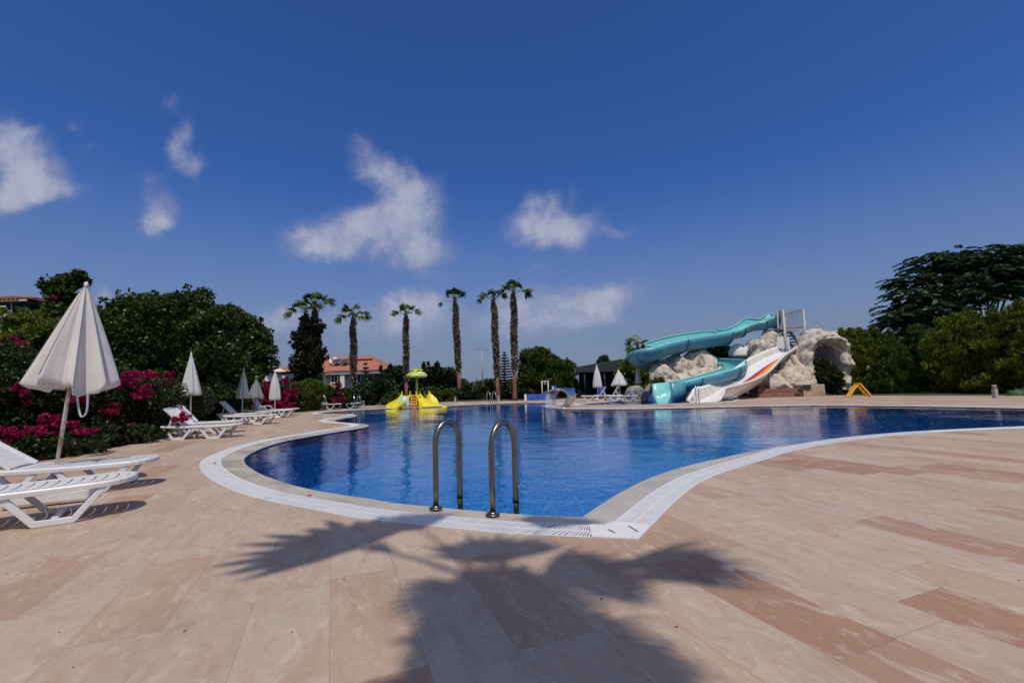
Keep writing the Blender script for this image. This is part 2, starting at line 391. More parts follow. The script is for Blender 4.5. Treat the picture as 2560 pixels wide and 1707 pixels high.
    tr = t.n('ShaderNodeBsdfTransparent'); d = t.bsdf((.5, .5, .52), .5, .5); mx = t.n('ShaderNodeMixShader'); t.set(mx, '0', .22); t.set(mx, '1', tr.outputs[0]); t.set(mx, '2', d)
    M['mesh'] = t.done(mx.outputs[0])
    t = NT('falling_water'); tr = t.n('ShaderNodeBsdfTransparent'); d = t.bsdf((.8, .85, .9), .2); n = t.noise(14, t.mapping(t.pos(), scale=(1, 1, .12)), 4)
    mx = t.n('ShaderNodeMixShader'); t.set(mx, '0', t.ramp(n, [(.35, (.12,) * 3), (.65, (.6,) * 3)])); t.set(mx, '1', tr.outputs[0]); t.set(mx, '2', d)
    M['curtain'] = t.done(mx.outputs[0])
    # hills
    t = NT('hill_scrub'); c = t.mix(t.noise(.02, t.pos(), 5), (.10, .12, .07), (.20, .19, .13)); M['hills'] = t.done(t.bsdf(c, .95))
make_materials()

# ================================================================== THE SETTING
def poly_px(pts): return [G(u, v)[:2] for u, v in pts]
def rim_widths(L): return None
def offset(L, w):
    """loop L offset outward by w (per vertex)"""
    n = len(L); A = np.array(L)
    area = 0.5 * sum(A[i][0] * A[(i+1) % n][1] - A[(i+1) % n][0] * A[i][1] for i in range(n)); sg = 1 if area > 0 else -1
    out = []
    for i in range(n):
        a, b, c = A[i - 1], A[i], A[(i + 1) % n]; d1, d2 = unit(b - a), unit(c - b)
        n1 = np.array([d1[1], -d1[0]]) * sg; n2 = np.array([d2[1], -d2[0]]) * sg
        m = unit(n1 + n2); k = min(1 / max(np.dot(m, n1), .45), 2.0)
        out.append(b + m * (w[i] if hasattr(w, '__len__') else w) * k)
    return np.array(out)
def resample(P, step, keep=()):
    out = []; n = len(P)
    for i in range(n):
        a, b = np.array(P[i]), np.array(P[(i + 1) % n]); k = max(1, int(np.linalg.norm(b - a) / step))
        for j in range(k): out.append(a + (b - a) * j / k)
    return out
def strip(mb, A, za, B, zb):
    n = len(A)
    V = [(p[0], p[1], za) for p in A] + [(p[0], p[1], zb) for p in B]
    mb.add(V, [(i, (i+1) % n, n + (i+1) % n, n + i) for i in range(n)])

WATER_Z = -.055
# main pool, water's edge: far right -> along the near edge -> corner -> left bay -> two tongues -> far edge
near_right = cat(poly_px([(2700, 1058), (2560, 1064), (2386, 1071.5), (2238, 1080), (2115, 1091), (2016, 1102), (1893, 1120), (1819, 1136), (1720, 1158), (1632, 1185), (1563, 1217), (1508, 1249), (1455, 1283)]), 7)
near_left = cat(poly_px([(1455, 1283), (1400, 1281), (1306, 1277), (1153, 1265), (1000, 1251), (929, 1240), (807, 1222), (725, 1204), (657, 1181), (624, 1163), (611, 1150), (614, 1138), (634, 1126), (668, 1112), (725, 1097), (793, 1085)]), 6)
tongues = [np.array(p) for p in cat([G(793, 1085)[:2], G(850, 1075.5)[:2], G(893, 1069)[:2], G(917, 1064.2)[:2], G(922, 1060.3)[:2], G(905, 1057)[:2], G(872, 1054.6)[:2], G(843, 1051.6)[:2], G(838, 1048.7)[:2], G(853, 1045.3)[:2], G(878, 1041.3)[:2], G(893, 1037.3)[:2], G(884, 1034.7)[:2], G(845, 1034.6)[:2], G(811, 1034.2)[:2], G(800, 1031.8)[:2], G(822, 1028.7)[:2], G(868, 1025.0)[:2]], 6)]
far_edge = cat([G(868, 1025.0)[:2], G(920, 1022)[:2], G(997, 1018.7)[:2], G(1081, 1015.5)[:2], G(1162, 1011.5)[:2], G(1243, 1008.2)[:2], G(1300, 1006)[:2], G(1350, 1006)[:2], G(1385, 1007)[:2], G(1394, 1008.5)[:2], G(1384, 1010)[:2], G(1366, 1011.5)[:2], G(1358, 1013.7)[:2], G(1361, 1016.2)[:2], G(1376, 1018.6)[:2], G(1413, 1020.5)[:2], G(1480, 1021)[:2], G(1590, 1020.6)[:2], G(1743, 1017.5)[:2], G(1890, 1014.3)[:2], G(2060, 1012)[:2], G(2315, 1014)[:2], G(2560, 1018.3)[:2]], 6)
ext = [np.array([20.6, 12.6]), np.array([22.2, 9.6]), np.array([20.0, 8.0]), np.array([15.5, 8.6])]
tail = cat([far_edge[-1]] + ext + [near_right[0]], 6)
W1 = near_right[:-1] + near_left[:-1] + tongues[:-1] + far_edge[:-1] + tail[:-1]
W1 = [np.array(p) for p in W1]
# small pool below the water slides, shallow pool under the yellow slide
W2 = cat([G(u, v)[:2] for u, v in ((1452, 1010), (1500, 1005), (1590, 1000), (1690, 997), (1780, 996.3), (1826, 998.4), (1825, 1001.3), (1799, 1003.4), (1719, 1006.7), (1664, 1009.2), (1590, 1011.6), (1500, 1012.6), (1462, 1012))], 6, True)
W3 = cat([G(u, v)[:2] for u, v in ((870, 1020.4), (930, 1016.6), (1000, 1013), (1080, 1010.2), (1130, 1009.3), (1150, 1010.3), (1125, 1011.8), (1080, 1013.2), (1000, 1016.5), (925, 1019.6), (880, 1021.6))], 6, True)
loops_O = []
def make_pool(name, L, cw, gw, depth, ztop):
    Cc = offset(L, cw); O = offset(L, np.asarray(cw) + gw); loops_O.append(O)
    mb = MB(); strip(mb, L, -.03, Cc, -.002); strip(mb, Cc, -.002, Cc, -.21); strip(mb, L, -.03, L, -.031)
    o = mb.build(name + '_rim', M['rim']); tag(o, kind='structure')
    mb = MB(); strip(mb, Cc, -.20, O, -.20); strip(mb, O, -.20, O, 0.001)
    tag(mb.build(name + '_gutter', M['gutter']), kind='structure')
    mb = MB(); strip(mb, L, -.03, L, -depth); tag(mb.build(name + '_wall', M['mosaic']), kind='structure')
    tag(fill2d(name + '_floor', [L], -depth, M['mosaic']), kind='structure')
    tag(fill2d(name + '_water', [L], WATER_Z, M['water']), kind='structure')
    return Cc, O
def cw_main(p):
    x, y = p
    if y < 6 and x > .4: w = .34
    else: w = .34
    if x > 2.6: w = .34 - .26 * min(1, (x - 2.6) / 3.5)
    if y > 12: w = min(w, .30 if x < -3 else .08)
    if y > 21: w = .12
    return w
W1 = [np.array(p) for p in W1]
C1, O1 = make_pool('pool', W1, [cw_main(p) for p in W1], .30, 1.35, 0)
C2, O2 = make_pool('splash_pool', W2, [.10] * len(W2), .30, 1.1, 0)
C3, O3 = make_pool('paddling_pool', W3, [.10] * len(W3), .26, .4, 0)

# overflow gratings: slatted near the viewer, closed profile farther off
def grating(Cc, O, name, label):
    n = len(Cc); mb = MB(); Vs = []; Fs = []
    # arc length along the loop
    seg = [np.linalg.norm(O[(i+1) % n] - O[i]) for i in range(n)]
    for i in range(n):
        a0, a1, b0, b1 = Cc[i], Cc[(i+1) % n], O[i], O[(i+1) % n]
        mid = (a0 + b1) / 2
        if hypot(*mid) > 12.5 or seg[i] < 1e-4:
            b = len(Vs); Vs += [(*a0, .004), (*a1, .004), (*b1, .004), (*b0, .004)]; Fs.append((b, b+1, b+2, b+3)); continue
        k = max(1, int(round(max(seg[i], np.linalg.norm(a1 - a0)) / .031)))
        skew = -3.4 / k if mid[0] < .75 and mid[1] < 5.2 else .25 / k
        def P(s, t):   # s along 0..1, t across 0..1
            return (a0 * (1 - s) + a1 * s) * (1 - t) + (b0 * (1 - s) + b1 * s) * t
        for t0, t1 in ((0.0, .045), (.475, .525), (.955, 1.0)):       # rails
            q = [P(0, t0), P(1, t0), P(1, t1), P(0, t1)]; b = len(Vs)
            Vs += [(*x, .005) for x in q] + [(*x, -.02) for x in q]
            Fs += [(b, b+1, b+2, b+3), (b+4, b+5, b+1, b), (b+3, b+2, b+6, b+7)]
        for j in range(k):
            gp = .24 if skew < 0 else .15; s0, s1 = (j + gp) / k, (j + 1 - gp) / k
            for t0, t1 in ((.045, .475), (.525, .955)):
                sk0 = -skew * (t0 - .5); sk1 = -skew * (t1 - .5)
                q = [P(s0 + sk0, t0), P(s1 + sk0, t0), P(s1 + sk1, t1), P(s0 + sk1, t1)]; b = len(Vs)
                Vs += [(*x, .0035) for x in q] + [(*x, -.018) for x in q]
                Fs += [(b, b+1, b+2, b+3), (b+1, b+5, b+6, b+2), (b+4, b, b+3, b+7)]
    mb.add(Vs, Fs); o = mb.build(name, M['grate']); return tag(o, label, 'grating')
grating(C1, O1, 'overflow_grating', 'white slatted overflow grating running round the edge of the large pool')
grating(C2, O2, 'overflow_grating', 'thin white grating round the small splash pool below the water slides')
grating(C3, O3, 'overflow_grating', 'thin white grating round the shallow pool under the yellow slides')
# corner plate of the grating
ci = len(near_right) - 1
c_in, c_out = C1[ci], O1[ci]; eR = unit(O1[ci - 4] - c_out); eL = unit(O1[ci + 3] - c_out)
cp = thing('corner_plate', 'flat white corner plate where the two runs of pool grating meet', 'grating plate', (*c_out, 0))
mb = MB(); q = [c_out + (eR * 0 + eL * 0), c_out + eR * .36, c_in + eR * .30 * .4, c_in + eL * .04, c_in + eL * .16, c_out + eL * .34]
mb.prism([tuple(x) for x in q], .006, .012)
mb.build('plate', M['grate'], cp, rel=True)
mb = MB(); m_ = (c_in + c_out) / 2
mb.bar((*(m_ + eL * .12 + eR * .02), .0135), (*(m_ + eL * .10 - (m_ - c_out) * .35 + eR * .0), .0135), .012, .003)
mb.build('slot', M['gutter'], cp, rel=True); mb = MB()
mb.bar((*(m_ + eR * .14), .0135), (*(c_out + eR * .16 + eL * .05), .0135), .012, .003)
mb.build('slot', M['gutter'], cp, rel=True)

deck_px = [(2700, 992), (2560, 989), (2060, 988.4), (1900, 991), (1780, 993), (1640, 993.5), (1440, 996), (1300, 1001.2), (1120, 1004), (990, 1009), (880, 1015), (786, 1021.5), (747, 1027), (690, 1034), (558, 1052), (395, 1089), (354, 1105), (150, 1146), (-100, 1180), (-400, 1260)]
deck_out = [G(u, v)[:2] for u, v in deck_px] + [np.array([-9.5, -4]), np.array([-9.5, -9]), np.array([34, -9]), np.array([34, 19])]
deck_out = deck_out[:0] + deck_out
o = fill2d('deck', [deck_out, O1, O2, O3], 0.0, M['deck']); tag(o, kind='structure')
big = [(2600 * cos(a), 2600 * sin(a)) for a in [2 * pi * k / 48 for k in range(48)]]
o = fill2d('ground', [big, offset(O1, .02), offset(O2, .02), offset(O3, .02)], -.012, M['grass']); tag(o, kind='structure')
# planting soil under the hedges
def soil(px, name='planting_bed'):
    tag(fill2d(name, [[G(u, v)[:2] for u, v in px]], -.006, M['earth']), kind='structure')

soil([(-400, 1290), (150, 1140), (354, 1100), (395, 1084), (560, 1048), (690, 1031), (747, 1024), (786, 1019), (900, 1012), (900, 1004), (700, 1010), (560, 1018), (395, 1040), (200, 1060), (-400, 1100)])
soil([(2068, 993), (2300, 992), (2700, 999), (2900, 975), (2560, 958), (2068, 966)])
soil([(1440, 999), (1640, 996), (2068, 994), (2068, 982), (1440, 988)])
# hills on the horizon
mb = MB(); ring = []
rng = np.random.default_rng(3)
for k in range(90):
    a = radians(55 + 70 * k / 89); h = 22 + 9 * sin(k * .31) + 6 * sin(k * .83 + 1) + 3 * sin(k * 1.9)
    d = 2300
    ring.append((d * cos(a), d * sin(a), h))
V = []; F = []
for k, (x, y, h) in enumerate(ring):
    V += [(x * .93, y * .93, -2), (x * .965, y * .965, h * .55), (x, y, h), (x * 1.05, y * 1.05, -2)]
for k in range(len(ring) - 1):
    for j in range(3): F.append((k*4+j, k*4+4+j, k*4+5+j, k*4+1+j))
mb.add(V, F, True); tag(mb.build('hills', M['hills']), kind='structure')

# ================================================================== POOLSIDE FURNITURE
# ---- handrail ladders
def pool_ladder(front1, front2, back1, back2, height, r, label, steps=True, mat='steel'):
    mid = (np.array(front1) + np.array(front2)) / 2
    t = thing('pool_ladder', label, 'pool ladder', (mid[0], mid[1], 0))
    for f, b in ((front1, back1), (front2, back2)):
        f = np.array([f[0], f[1], 0.0]); b = np.array([b[0], b[1], 0.0]); d = b - f; L = np.linalg.norm(d); R = L / 2
        P = [f + (0, 0, -.02), f + (0, 0, height * .35), f + (0, 0, height - R * 1.35)]
        for k in range(1, 12):
            a = pi * k / 12; P.append(f + d * (.5 - .5 * cos(a)) + np.array([0, 0, height - R * 1.35 + R * 1.35 * sin(a)]))
        P += [b + (0, 0, height - R * 1.35), b + (0, 0, .1), b + d * .06 + (0, 0, -.4), b + d * .10 + (0, 0, -1.0)]
        mb = MB(); mb.tube(P, r, 14); h = mb.build('handrail', M[mat], t, rel=True)
        mb = MB(); mb.lathe([(r * 1.0, .003), (r * 2.45, .003), (r * 2.5, .006), (r * 2.3, .012), (r * 1.3, .016), (r * 1.05, .030)], f, 20, caps=False)
        mb.build('foot_flange', M[mat], h, rel=True)
        mb = MB(); mb.lathe([(r * 1.03, -.03), (r * 1.12, -.03), (r * 1.12, .02), (r * 1.03, .02)], b + (0, 0, .07), 14, caps=False)
        mb.build('sleeve', M['dark'], h, rel=True)
    if steps:
        b1 = np.array([*back1, 0.]); b2 = np.array([*back2, 0.])
        for z in (-.32, -.6, -.88):
            mb = MB(); mb.bar(b1 + (0, 0, z), b2 + (0, 0, z), .09, .03); mb.build('step', M[mat], t, rel=True, bevel=.006)
    return t
lf1, lf2 = G(1090, 1271), G(1232, 1287)
pool_ladder(lf1, lf2, G(1150, 1255)[:2], G(1290, 1266)[:2], .81, .027, 'steel pool ladder with two tall hooped handrails at the near edge of the pool')
def ladder_px(p1, p2, back, height, label):
    a, b = G(*p1)[:2], G(*p2)[:2]; bk = np.array(back)
    return pool_ladder(a, b, a + bk, b + bk, height, .026, label, False, 'steel_bright')
ladder_px((1217, 1006.3), (1231, 1005.6), (.30, -.62), .80, 'distant steel pool ladder before the palms at the far pool edge')
ladder_px((879, 1020.5), (893, 1019.8), (.35, -.5), .85, 'steel pool ladder beside the white loungers at the far left bay')
ladder_px((1748, 1008.5), (1741, 1005.8), (.17, .42), .92, 'thin steel handrail ladder in front of the white slide exit')
ladder_px((1712, 993), (1717, 992.5), (.15, -.4), .75, 'small steel ladder between the turquoise and the white slide exits')

# ---- sun loungers
def slat_panel(L, w, z0=0.0, n=None, thick=.014, pitch=.088):
    """panel of curved slats in local x 0..L, y +-w; returns MB"""
    mb = MB(); n = n or int(L / pitch); nn = 9
    for k in range(n):
        x0, x1 = L * k / n, L * (k + 1) / n; A = []; B = []
        for j in range(nn):
            y = -w + 2 * w * j / (nn - 1); q = y / w; bow = .030 * (1 - q * q); g = .0135 * max(0, 1 - (q / .82) ** 2) ** .5
            A.append((x0 + bow + (g if k > 0 else 0) * 1.0, y)); B.append((x1 + bow - (g if k < n - 1 else 0) * 0.0, y))
        V = []
        for (xa, y), (xb, _) in zip(A, B):
            up = .006 * (1 - (y / w) ** 2)
            V += [(xa, y, z0 + up), (xb, y, z0 + up + .002), (xb, y, z0 - thick), (xa, y, z0 - thick)]
        F = []
        for j in range(nn - 1):
            for e in range(4): F.append((j*4 + e, j*4 + (e+1) % 4, j*4+4 + (e+1) % 4, j*4+4 + e))
        mb.add(V, F)
    return mb
def lounger(name, label, loc, heading, back=0.0, group='white sun loungers round the pool', mat='plastic', detail=True, L=1.92, flip=False, arms=False):
    """origin at the foot end on the ground; local -x runs back to the head"""
    t = thing(name, label, 'sun lounger', loc, heading, group); m = M[mat]
    hw, zt = .30, .345
    # frame: swept rail with rounded foot end
    def zc(x): return zt + .022 * (abs(x + L * .5) / (L * .5)) ** 2 - .012
    P = []
    for k in range(13):
        a = -pi / 2 + pi * k / 12; P.append((-.30 + .27 * cos(a) ** .8 if cos(a) > 1e-6 else -.30, (hw - .01) * sin(a)))
    for k in range(1, 12): P.append((-.30 - (L - .42) * k / 12, hw - .01))
    for k in range(7):
        a = pi / 2 + pi * k / 6; P.append((-(L - .12) + .12 * cos(a), (hw - .01) * (sin(a))))
    for k in range(1, 12): P.append((-(L - .12) + (L - .42) * k / 12, -(hw - .01)))
    n = len(P); rings = []
    for i in range(n):
        a, b = np.array(P[i - 1]), np.array(P[(i + 1) % n]); d = unit(b - a); nn_ = np.array([d[1], -d[0]]); p = np.array(P[i]); z = zc(p[0])
        rings.append([(*(p + nn_ * o_), z + h_) for o_, h_ in ((.028, -.052), (.032, -.010), (.022, .005), (-.022, .005), (-.028, -.006), (-.024, -.046))])
    rings.append(rings[0]); mb = MB(); mb.loft(rings, caps=False, smooth=not detail); mb.build('frame', m, t, bevel=.005 if detail else 0)
    # slatted seat, following the frame's gentle curve
    seatL = 1.24; w = hw - .045
    mb = slat_panel(seatL + (0 if back else L - seatL - .16), w)
    off = -.10 - (seatL + (0 if back else L - seatL - .16))
    # gaps narrow at the rounded foot end
    V = []
    for x, y, z in mb.v:
        xx = x + off; lim = w
        if xx > -.30: lim = w * max(.3, sqrt(max(.05, 1 - ((xx + .30) / .27) ** 2)))
        V.append((xx, max(-lim, min(lim, y)), z + zc(xx) + .004))
    mb.v = V; mb.build('seat', m, t)
    mb = MB()       # solid pan at the foot
    mb.prism([(-.11 + .0, -w * .72), (-.055, -w * .45), (-.045, 0), (-.055, w * .45), (-.11, w * .72)], zt - .006, zt + .010); mb.build('foot_pan', m, t)
    if back:
        bl = .66; mb = slat_panel(bl, w - .015); hinge = np.array([-.10 - seatL, 0, zt + .01]); V = []
        for x, y, z in mb.v: V.append((hinge[0] - x * cos(back) - z * sin(back), y, hinge[2] + x * sin(back) - z * cos(back) * -1))
        mb.v = V
        for s in (-1, 1):
            a = hinge + (0, s * (w - .005), 0); b = a + np.array([-bl * cos(back), 0, bl * sin(back)]); mb.bar(a, b, .035, .04)
        mb.bar(hinge + np.array([-bl * cos(back), -w, bl * sin(back)]), hinge + np.array([-bl * cos(back), w, bl * sin(back)]), .04, .035)
        mb.build('backrest', m, t)
        q = .40
        for s in (-1, 1):
            mb = MB(); mb.bar(hinge + np.array([-q * cos(back), s * w * .85, q * sin(back) - .02]), np.array([-L + .22, s * w * .85, zt - .03]), .028, .03)
            mb.build('back_support', m, t)
    # trapezoid legs
    for s in (-1, 1):
        for x0 in (-.24, -1.10):
            y = s * (hw - .02); top = zt - .05; sp = .68
            Q = [(x0, y, top), (x0 - .20, y + s * .015, .03), (x0 - .46, y + s * .015, .03), (x0 - sp, y, top)]
            mb = MB()
            for a, b in zip(Q, Q[1:]):
                a = np.array(a); b = np.array(b); d = unit(b - a); mb.bar(a - d * .012, b + d * .012, .040, .052 if abs(d[2]) > .3 else .056)
            mb.build('leg', m, t, bevel=.006 if detail else 0)
    for x0 in (-.57, -1.43):
        mb = MB(); mb.box((x0, 0, .05), (.05, 2 * hw - .07, .03)); mb.build('cross_brace', m, t)
    if arms:
        for s in (-1, 1):
            mb = MB(); y = s * (hw + .03)
            P2 = cat([(-1.0, y, zt), (-1.08, y, zt + .13), (-1.2, y, zt + .19), (-1.42, y, zt + .17), (-1.52, y, zt + .03)], 4); mb.tube(P2, .02, 6); mb.build('armrest', m, t)
    return t
def at(u, v, heading_xy): return G(u, v, .34) * (1, 1, 0), atan2(heading_xy[1], heading_xy[0])
p, a = at(336, 1186, (.80, .60)); lounger('sun_lounger', 'nearest white plastic sun lounger, flat, foot end towards the pool', p + np.array([.02, .02, 0]), a)
p, a = at(396, 1143, (.93, .37)); lounger('sun_lounger', 'white sun lounger with raised backrest beyond the rusty parasol pole', p, a, .62)
def put(u, v, hd, label, back, **k):
    """u, v: ground position under the foot end"""
    p = G(u, v); lounger('sun_lounger', label, p, atan2(hd[1], hd[0]), back, detail=False, **k)
put(604, 1091, (.98, .10), 'white lounger with raised backrest, bougainvillea branch hanging over its head end', .75)
put(608, 1078.5, (.97, .22), 'white lounger with upright backrest against the flowers, behind a matching lounger', .85)
put(694, 1058.5, (.985, .02), 'flat white lounger between the mid-left parasol pole and the paving', 0)
put(672, 1051, (.98, .16), 'grey shaded lounger with raised backrest under the dark grey parasol', .8, mat='plastic_old')
put(731, 1042, (.98, .10), 'white lounger with propped frame behind the long flat lounger', .95, arms=True)
put(748, 1037.5, (.97, .22), 'white lounger under the patterned tall white parasol', 0)
put(851, 1022.5, (.86, -.35), 'white lounger with tall upright backrest at the far left bay', 1.15)
put(902, 1020.0, (.95, -.28), 'white lounger with backrest tilted back beside the far left ladder', 1.0, arms=True)
put(1452, 1001.5, (-.93, .30), 'white lounger with raised backrest beneath the far right parasols, nearest the fountain', .95)
put(1486, 1000.5, (-.88, .42), 'white lounger with raised backrest behind another beneath the right parasols', 1.0)
put(1520, 1002.5, (-.86, .45), 'white lounger reclined beside the grey boulder on the right', .7)

# ---- parasols
def parasol(label, base, height, hem, clen, tilt=(0, 0), mat='cloth', pole='plastic', sag=.45, nrib=8, detail=1, basekind='block', bulge=0.0, base_rz=0.0, skew=(0, 0)):
    t = thing('parasol', label, 'parasol', (base[0], base[1], 0), 0, 'folded parasols round the pool')
    tx, ty = tilt; ax = unit((tx, ty, 1)); apex = ax * height
    mb = MB(); mb.tube([(0, 0, .02), ax * height * .5, ax * (height - .02)], .021 if detail else .024, 12); mb.build('pole', M[pole], t)
    nt, nf = (26, 160) if detail else (12, 48); rings = []
    ex = unit(np.cross((0, 1, 0), ax)); ey = np.cross(ax, ex); rs = random.Random(sum(map(ord, label)))
    ph = rs.random() * 6
    nz = [rs.uniform(.45, 1.25) for _ in range(nrib)]; ra = [rs.uniform(-.10, .10) for _ in range(nrib)] + [0]; ra[nrib] = ra[0]
    for i in range(nt + 1):
        tt = i / nt; ring = []
        for k in range(nf):
            f0_ = 2 * pi * k / nf; q_ = f0_ / (2 * pi) * nrib; i_ = int(q_) % nrib; f = f0_ + ra[i_] * (1 - q_ % 1) + ra[i_ + 1] * (q_ % 1); fr = q_ % 1.0; ribi = i_
            s = sin(pi * fr)
            r = hem * (tt ** .93 + bulge * sin(pi * tt)) * (1 - min(.8, sag * (s ** 1.15) * nz[ribi]) * (.30 + .70 * tt ** .7))
            r += hem * (.03 * sin(f * 11 + ph + tt * 3) + (.028 * sin(f * 23 + ph * 2 - tt * 2) if detail else 0)) * tt * (1 if detail else .5)
            drop = clen * tt * (1 + (.05 * sin(ribi * 2.3 + ph) * tt if detail else 0))
            z = -drop - (.050 * s * hem / .5 * (tt > .93) if detail else (.035 * s * hem / .5 if i == nt else 0)) - .05 * tt * sin(f * 3 + ph) * hem
            cx = skew[0] * tt; cy = skew[1] * tt
            ring.append(apex + ax * z + ex * (max(r, .012) * cos(f) + cx) + ey * (max(r, .012) * sin(f) + cy))
        rings.append(ring)
    # turned-in valance
    last = rings[-1]; cen = sum(np.array(p) for p in last) / nf
    rings.append([np.array(p) + (cen - p) * .10 - ax * .035 for p in last]); rings.append([np.array(p) + (cen - p) * .24 + ax * .02 for p in last])
    mb = MB(); mb.loft(rings, caps=False); cn = mb.build('canopy', M[mat], t)
    mb = MB(); mb.lathe([(.004, .022), (.016, .018), (.022, 0), (.027, -.04), (.02, -.045)], apex, 12, caps=False); mb.build('cap', M['plastic'], t)
    if detail:
        mb = MB()
        for j in range(nrib):
            k = int(j * nf / nrib); mb.tube([np.array(rings[i][k]) * 1.0 + unit(np.array(rings[i][k]) - (apex - ax * clen * i / nt)) * .002 for i in range(1, nt, 2)], .0028, 4)
        mb.build('seam', M['cloth_grey'], cn)
        k = int(nf * .90); p0 = np.array(rings[nt][k]); p1 = p0 + np.array([.11, .02, .02])
        mb = MB(); P = cat([p0, p0 + (.03, 0, -.16), p0 + (.07, 0, -.27), p0 + (.12, .01, -.22), p0 + (.115, .02, -.06), p1], 5)
        for a, b in zip(P, P[1:]): mb.bar(a, b, .006, .022, (0, 1, 0))
        mb.build('tie_strap', M['cloth'], cn)
    if basekind == 'block':
        R = Matrix.Rotation(base_rz, 3, 'Z'); mb = MB()
        mb.box((0, 0, .075), (.50, .42, .15), rz=base_rz); mb.build('base', M['plastic_old'], t, bevel=.03)
    else:
        mb = MB(); mb.lathe([(.0, 0), (.27, 0), (.28, .03), (.25, .06), (.06, .10), (.035, .3), (.03, .32)], (0, 0, 0), 20); mb.build('base', M['plastic_old'], t)
    return t
# near parasol
B0 = G(131, 1232); ap = D(216.5, 706, B0[1] - .03); hgt = float(np.linalg.norm(ap - B0))
parasol('large cream parasol on a rust-stained pole between the two nearest loungers', B0, ap[2], .455, 1.27, ((ap[0] - B0[0]) / ap[2], -.012), 'cloth', 'rusty', .62, 8, 1, 'block', .015, .35, skew=(.04, 0))
# long water-filled foot beside its base
fb = thing('parasol_weight', 'low white water-filled weight lying under the nearest lounger', 'parasol weight', G(128, 1258), .50)
mb = MB(); mb.box((0, 0, .085), (.72, .34, .15)); mb.build('tank', M['plastic_old'], fb, bevel=.035)
mb = MB(); mb.box((.20, 0, .17), (.20, .16, .02)); mb.box((-.16, 0, .17), (.24, .16, .02)); mb.build('moulded_rib', M['plastic_old'], fb, bevel=.008)
def parasol_px(label, ub, vb, ua, va, hemv, hw, mat='cloth_white', pole='plastic', sag=.4, kind='round', bulge=0.0):
    b = G(ub, vb); a = D(ua, va, b[1]); px = b[1] / FPX
    parasol(label, b, a[2], hw * px, (hemv - va) * px, ((a[0] - b[0]) / a[2], 0), mat, pole, sag, 8, 0, kind, bulge)
parasol_px('white parasol rising over the flowers by the pair of left loungers', 476, 1072, 478, 881, 985, 24, 'cloth_white', 'plastic_old', .35, 'block')
parasol_px('white parasol standing behind the long flat lounger', 604, 1050, 609.5, 920, 993, 16.5, 'cloth_white', 'plastic', .4)
parasol_px('dark grey half-folded parasol in the shade of the trees', 638.5, 1046, 640, 941, 994, 20, 'cloth_grey', 'galv', .3)
parasol_px('tall white parasol with bulging folded canopy and faint patterns', 687, 1044, 687.5, 927, 997, 14, 'cloth_white', 'plastic', .35, 'round', .22)
parasol_px('narrow white parasol at the far bay, left of its twin', 798, 1021, 797, 952, 988, 8, 'cloth_white', 'plastic', .35)
parasol_px('narrow white parasol at the far bay, right of its twin', 827, 1020, 827.5, 955, 991.5, 9, 'cloth_white', 'plastic', .35)
parasol_px('tall white parasol with rounded top, nearest the green canopy', 1495, 999, 1491.5, 911, 966.5, 12, 'cloth_white', 'plastic', .35, 'round', .18)
parasol_px('half-open white parasol over the right loungers', 1551.5, 998, 1546, 924, 961.5, 22.5, 'cloth_white', 'plastic', .22)
parasol_px('slim white parasol with round base by the boulders', 1600, 996, 1592, 913, 957, 9.5, 'cloth_white', 'plastic', .35)

# ---- bollard lights
def bollard(u, v, h, label, r=.13):
    t = thing('bollard_light', label, 'bollard light', G(u, v), 0, 'bollard lights round the pool deck')
    mb = MB(); mb.box((0, 0, h * .36), (r * 1.7, r * 1.7, h * .72)); mb.build('post', M['bollard'], t, bevel=.012)
    mb = MB(); mb.lathe([(r * .62, h * .72), (r * .62, h * .78), (r * .95, h * .79), (r * .95, h * .83), (r * .62, h * .84), (r * .62, h * .88)], n=18); mb.build('louvre', M['galv'], t)
    mb = MB(); mb.lathe([(r * .95, h * .88), (r * 1.0, h * .90), (r * 1.0, h * .96), (r * .8, h)], n=18); mb.build('cap', M['bollard'], t)
bollard(2489, 994.5, .58, 'grey stone bollard light before the tall hedge', .09)
bollard(1138, 1005.5, .42, 'small pale bollard light beside the foot of a palm', .09)
bollard(1246.5, 1004.3, .44, 'small pale bollard light between two palms', .09)
bollard(908, 1016.5, .40, 'small pale bollard light near the far left ladder', .09)

# ---- yellow folding A-frame
ta = thing('folding_frame', 'yellow folding A-frame with slotted legs before the hedge', 'A-frame', G(2152, 992))
yb = G(2152, 992)[1]; a0, a1, at_ = D(2124, 992.5, yb), D(2180, 992, yb), D(2147, 959.5, yb)
mb = MB(); q0, q1 = np.array(a0), np.array(at_) + (0, .0, -.0); 
mb.bar(q0 + (0, .17, 0), q1 + (-.0, .17, 0), .32, .05, (0, 0, 1)); mb.build('solid_leg', M['aframe_yellow'], ta, rel=True, bevel=.01)
mb = MB(); q0, q1 = np.array(a1), np.array(at_) + (.08, 0, 0)
for yy in (0, .34): mb.bar(q0 + (0, yy, 0), q1 + (0, yy, 0), .09, .06)
for k in range(5):
    s = .04 + .92 * k / 4; c = q0 + (q1 - q0) * s; mb.bar(c + (0, .02, 0), c + (0, .32, 0), .08, .05)
mb.build('slotted_leg', M['aframe_yellow'], ta, rel=True)
mb = MB(); mb.box(np.array(at_) + (.03, .17, .02), (.17, .38, .05)); mb.build('top', M['aframe_yellow'], ta, rel=True, bevel=.015)

